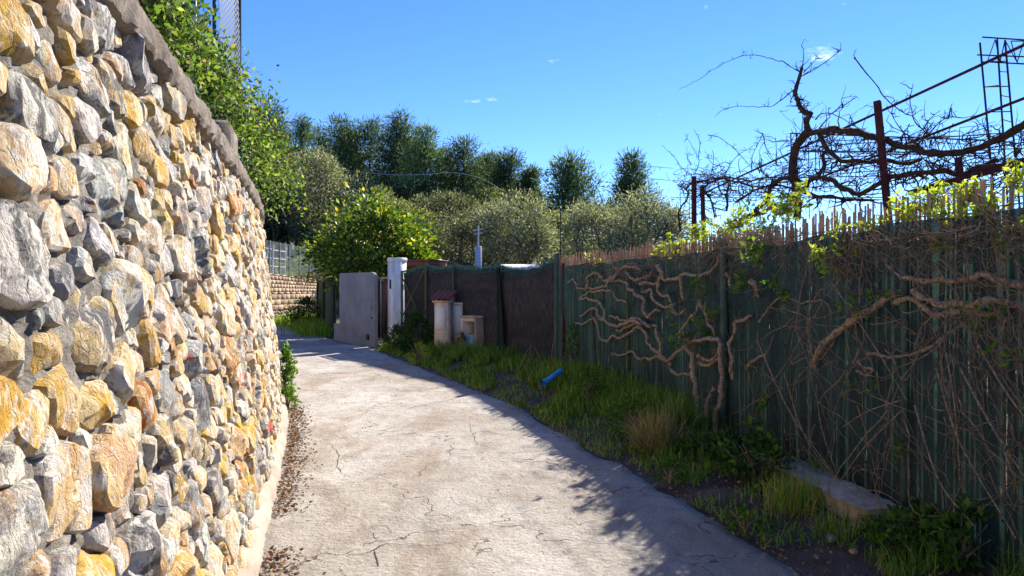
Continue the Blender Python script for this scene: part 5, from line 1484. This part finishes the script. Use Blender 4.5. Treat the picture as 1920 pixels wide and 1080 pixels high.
for pts in [
    [(745, 510), (690, 540), (630, 590), (600, 572), (520, 578), (465, 575), (445, 545), (400, 548), (350, 560), (318, 545)],
    [(630, 590), (580, 540), (530, 500), (515, 440), (475, 400), (440, 422), (380, 455), (330, 450), (285, 480), (255, 455), (235, 370), (220, 350), (160, 380), (118, 375)],
    [(600, 565), (590, 500), (570, 400), (540, 395), (490, 370), (430, 385), (380, 415), (345, 418)], [(540, 395), (470, 355), (400, 360), (350, 350), (310, 340)],
    [(490, 375), (420, 370), (370, 390), (310, 385), (285, 345), (270, 290), (240, 250), (190, 240), (145, 232), (210, 200), (300, 195), (320, 192), (340, 235), (405, 260)],
    [(285, 345), (250, 350), (240, 300), (205, 295), (145, 345)], [(510, 340), (500, 260), (460, 215), (410, 180), (400, 150), (340, 135), (300, 165), (240, 180), (180, 185), (130, 180), (105, 130), (75, 150)],
    [(180, 185), (190, 130), (215, 100), (250, 110), (235, 150)], [(300, 160), (350, 100), (380, 70), (430, 65), (490, 75)], [(400, 105), (450, 130), (520, 115), (550, 95)], [(580, 60), (590, 85), (610, 125), (680, 130), (750, 100), (800, 115), (860, 95), (900, 50), (920, 0)],
    [(590, 115), (580, 180), (600, 220), (640, 225), (660, 265)], [(480, 160), (540, 150), (585, 150)], [(500, 200), (540, 195), (560, 255), (630, 285), (680, 270)], [(715, 125), (715, 210), (730, 255)], [(950, 90), (975, 120), (990, 170), (1020, 172), (1050, 150)],
    [(1000, 690), (990, 650), (1005, 580), (985, 500), (1010, 430), (1010, 380), (1050, 355), (1095, 340)], [(820, 250), (860, 350), (900, 450)], [(650, 600), (655, 640), (700, 670), (750, 665), (775, 640)], [(795, 550), (850, 580), (900, 575), (930, 540)], [(800, 610), (870, 605), (925, 580)],
    [(1105, 130), (1140, 180), (1150, 230)], [(330, 110), (280, 140), (240, 100), (190, 120)], [(720, 470), (700, 420), (760, 360), (800, 300), (805, 250)], [(510, 345), (560, 310), (590, 305)], [(660, 270), (690, 330), (740, 300)]]:
    nlimb('branch', pts, .025, .014, .20, .12, tv_, 9, wig=.022, rough=.34)
for _ in range(70):   # dark mat of twigs under the top of the net
    cx, cy = R.uniform(130, 560), R.uniform(45, 150); p = path_pt(FP, *c7(cx, cy), R.uniform(.06, .22)); twigs(vt, np.array([p, p + .01]), 2, .3, .005, up=0, depth=2, wig=.5)
o = vt.build('twigs', M_TWIG, kind='stuff', origin=tv_.location); under(o, tv_)

# ---- stout climbing stems at the right
def c8(cx, cy): return (1380 + cx / 3.0, 340 + cy / 3.0)
vt = MB()
cs = empty('climbing_stem', path_pt(FP, 1600, 900, .2) * (1, 1, 0), 'stout tan climbing stems crossing the net behind the green post', 'vine')
for pts, r0, r1 in [([(430, 1050), (450, 990), (520, 890), (600, 830), (720, 740), (800, 690), (870, 635), (940, 625)], .030, .022), ([(900, 680), (960, 665), (1040, 690), (1120, 740), (1220, 740), (1330, 730), (1420, 745), (1500, 740)], .021, .017),
    ([(1000, 620), (1060, 650), (1150, 690), (1250, 685), (1350, 690), (1450, 670), (1540, 680), (1660, 720)], .023, .024), ([(930, 540), (1060, 560), (1200, 550), (1300, 555), (1390, 525), (1500, 560), (1660, 590)], .015, .023),
    ([(740, 965), (860, 985), (1010, 965), (1130, 910), (1230, 830), (1290, 790)], .011, .008), ([(60, 1050), (110, 1000), (170, 970)], .018, .012), ([(690, 1010), (720, 1040), (770, 1060), (740, 1085), (690, 1060)], .014, .010), ([(0, 790), (40, 770), (80, 755)], .017, .012), ([(130, 790), (240, 660), (360, 680), (480, 670), (530, 720)], .008, .006), ([(840, 460), (900, 520), (960, 550), (1080, 565), (1200, 550)], .008, .008)]:
    nlimb('stem', pts, r0, r1, .14, .12, cs, 5, c8, M_VINE, .25)
o = vt.build('side_twigs', M_TWIG, kind='stuff', origin=cs.location); under(o, cs)

# ---- tangle of thin dry stems over the near net
tg_ = empty('dry_stem_tangle', path_pt(FP, 1750, 980, .15) * (1, 1, 0), 'tangle of thin dry brown stems hanging over the near net', 'climbing plant')
long_ = MB()
for k in range(215):
    if k < 105: px, py = R.uniform(1440, 1960), R.uniform(420, 640)
    else: px, py = R.uniform(1380, 1960), R.uniform(560, 1000)
    a = path_pt(FP, px, py, R.uniform(.06, .30)); sl = R.gauss(.35, .45); L_ = R.uniform(.4, 1.5)
    ex = px + sl * L_ * 230; ey = py + L_ * R.uniform(110, 260)
    if R.random() < .22: ex, ey = px + R.uniform(-160, 160), py + R.uniform(-60, 60)
    b_ = path_pt(FP, min(max(ex, 1330), 1985), min(ey, 1040), R.uniform(.06, .34)); b_[2] = max(b_[2], .06)
    m = (a + b_) / 2 + NR.normal(size=3) * np.array([.06, .06, .10]) * (1 + L_); P_ = catmull([a, m, b_], 7); P_ = P_ + .030 * np.stack([fbm(P_ * 6 + k, 3, 3), fbm(P_ * 6 + k, 3, 5), fbm(P_ * 6 + k, 3, 7)], -1)
    r_ = R.choice((.0022, .003, .003, .004, .0055)); tube(long_, P_, np.linspace(r_, r_ * .5, len(P_)), 5, cap=False)
    if R.random() < .4: twigs(long_, P_, 2, .16, .0018, up=0, depth=1)
o = long_.build('thin_stems', M_TWIG, kind='stuff', origin=tg_.location); under(o, tg_)
for (a, m, b_, r_) in (((1420, 640), (1480, 770), (1575, 905), .006), ((1575, 905), (1540, 800), (1530, 720), .004), ((1800, 690), (1860, 800), (1925, 900), .007), ((1755, 690), (1800, 830), (1905, 1010), .006), ((1715, 760), (1760, 900), (1830, 990), .006), ((1690, 750), (1630, 770), (1580, 800), .004), ((1570, 910), (1620, 840), (1690, 770), .005), ((1560, 530), (1640, 650), (1700, 750), .005), ((1560, 925), (1640, 920), (1690, 945), .004),
                       ((1830, 640), (1890, 740), (1960, 830), .006), ((1470, 700), (1510, 820), (1570, 900), .005), ((1770, 640), (1790, 760), (1800, 900), .005)):
    P_ = catmull([path_pt(FP, *a, .2), path_pt(FP, *m, .28), path_pt(FP, *b_, .24)], 9); q = MB(); tube(q, P_, np.linspace(r_, r_ * .6, len(P_)), 6); o = q.build('long_stem', M_VINE, origin=P_[0]); under(o, tg_)
# brown matted growth along the top of the near net
mat_ = MB()
for k in range(190):
    px = R.uniform(1500, 1960); py = np.interp(px, [1500, 1640, 1760, 1920], [468, 452, 430, 420]) + abs(R.gauss(0, 26)); p = path_pt(FP, px, py, R.uniform(.04, .24)); twigs(mat_, np.array([p, p + .01]), 2, .30, .0028, up=-.1, depth=2, wig=.4)
for k in range(150):
    px = R.uniform(1230, 1500); py = np.interp(px, [1230, 1500], [490, 455]) + R.gauss(0, 16); p = path_pt(FP, px, py, R.uniform(.04, .22)); twigs(mat_, np.array([p, p + .01]), 2, .34, .0035, up=0, depth=2, wig=.4)
o = mat_.build('matted_twigs', M_TWIG, kind='stuff', origin=tg_.location); under(o, tg_)

# ---- spring leaves: yellow-green sprays in the sun, darker ones in the shade of the fence
def spray(px, py, wpx, hpx, n, size, off, label, spec, mat):
    D = fence_D(px); c = path_pt(FP, px, py, off); root = empty('leaf_spray', c, label, 'foliage', 'sprays of young leaves on the fence')
    w, h = wpx / F * D, hpx / F * D; m = max(3, n // 9)
    cc = NR.normal(size=(m, 3)) * np.array([w * .30, .07, h * .30]); q = MB()
    for c_ in cc: 
        tube(q, catmull([(0, 0, -h * .35), c_ * .5 + NR.normal(size=3) * .02, c_], 3), [.004, .0035, .003, .003, .0025, .002, .002], 4, cap=False)
    q.build('stalks', M_TWIG, root, kind='stuff')
    idx = NR.integers(0, m, n); P_ = cc[idx] + NR.normal(size=(n, 3)) * .022; D_ = NR.normal(size=(n, 3)) + np.array([0, 0, .5]); q = MB()
    leaves(q, P_, D_, size * NR.uniform(.6, 1.3, n), .45, mixcol(n, spec, .15), .12); q.build('leaf_mass', mat, root, smooth=False, kind='stuff')
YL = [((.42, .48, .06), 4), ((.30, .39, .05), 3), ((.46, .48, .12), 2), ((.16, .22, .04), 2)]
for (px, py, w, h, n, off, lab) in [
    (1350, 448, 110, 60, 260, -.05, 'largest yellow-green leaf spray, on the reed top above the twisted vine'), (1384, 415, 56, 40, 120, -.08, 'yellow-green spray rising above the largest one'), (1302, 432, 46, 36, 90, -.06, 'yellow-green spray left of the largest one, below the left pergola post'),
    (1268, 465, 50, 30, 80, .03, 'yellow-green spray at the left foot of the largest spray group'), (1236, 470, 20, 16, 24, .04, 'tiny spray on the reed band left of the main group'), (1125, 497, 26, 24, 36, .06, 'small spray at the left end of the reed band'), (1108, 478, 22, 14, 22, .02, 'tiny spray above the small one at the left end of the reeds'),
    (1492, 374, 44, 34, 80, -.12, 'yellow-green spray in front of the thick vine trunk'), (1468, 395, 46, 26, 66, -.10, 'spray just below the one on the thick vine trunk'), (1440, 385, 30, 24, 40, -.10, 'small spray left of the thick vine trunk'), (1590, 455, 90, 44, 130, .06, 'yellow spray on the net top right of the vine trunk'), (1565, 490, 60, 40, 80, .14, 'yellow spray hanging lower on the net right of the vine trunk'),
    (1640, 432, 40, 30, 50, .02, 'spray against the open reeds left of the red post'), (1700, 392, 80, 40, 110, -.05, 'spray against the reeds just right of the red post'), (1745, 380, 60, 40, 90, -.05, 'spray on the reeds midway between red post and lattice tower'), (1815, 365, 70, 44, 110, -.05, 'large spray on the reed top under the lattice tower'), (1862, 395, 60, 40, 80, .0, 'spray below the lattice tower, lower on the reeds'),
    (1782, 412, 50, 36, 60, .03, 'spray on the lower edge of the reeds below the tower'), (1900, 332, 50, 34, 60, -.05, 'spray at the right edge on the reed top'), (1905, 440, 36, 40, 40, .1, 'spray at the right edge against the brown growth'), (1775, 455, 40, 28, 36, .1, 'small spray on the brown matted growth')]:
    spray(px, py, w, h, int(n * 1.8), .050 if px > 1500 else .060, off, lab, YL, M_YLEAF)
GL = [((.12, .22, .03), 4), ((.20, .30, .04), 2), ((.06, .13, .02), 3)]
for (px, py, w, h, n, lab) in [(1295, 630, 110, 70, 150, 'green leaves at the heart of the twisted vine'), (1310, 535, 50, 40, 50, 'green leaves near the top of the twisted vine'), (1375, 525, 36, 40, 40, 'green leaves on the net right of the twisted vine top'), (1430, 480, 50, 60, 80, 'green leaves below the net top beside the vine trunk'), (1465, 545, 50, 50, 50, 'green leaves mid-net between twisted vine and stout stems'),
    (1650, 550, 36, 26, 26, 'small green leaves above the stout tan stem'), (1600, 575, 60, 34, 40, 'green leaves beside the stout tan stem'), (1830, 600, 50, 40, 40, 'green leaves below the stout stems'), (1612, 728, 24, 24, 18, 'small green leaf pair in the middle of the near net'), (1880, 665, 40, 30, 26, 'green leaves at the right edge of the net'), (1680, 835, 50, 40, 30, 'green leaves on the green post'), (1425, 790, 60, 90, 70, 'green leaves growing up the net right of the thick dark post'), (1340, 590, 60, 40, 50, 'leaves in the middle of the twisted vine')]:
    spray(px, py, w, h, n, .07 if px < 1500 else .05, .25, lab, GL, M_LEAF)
# bare canes lying against the brush fence
bc = empty('bare_canes', path_pt(GP, 1010, 690, .3) * (1, 1, 0), 'few dry reddish canes leaning by the blue pipe', 'canes')
for (a, m, b_) in (((1025, 712), (1035, 660), (1042, 612)), ((1022, 705), (1012, 670), (1000, 650)), ((975, 690), (985, 665), (997, 645)), ((985, 690), (992, 675), (996, 650)), ((1028, 708), (1050, 690), (1064, 640))):
    P_ = catmull([at(*a, 11.9), at(*m, 12.0), at(*b_, 12.1)], 5); q = MB(); tube(q, P_, np.linspace(.012, .005, len(P_)), 5); o = q.build('cane', M_TWIG, origin=P_[0]); under(o, bc)
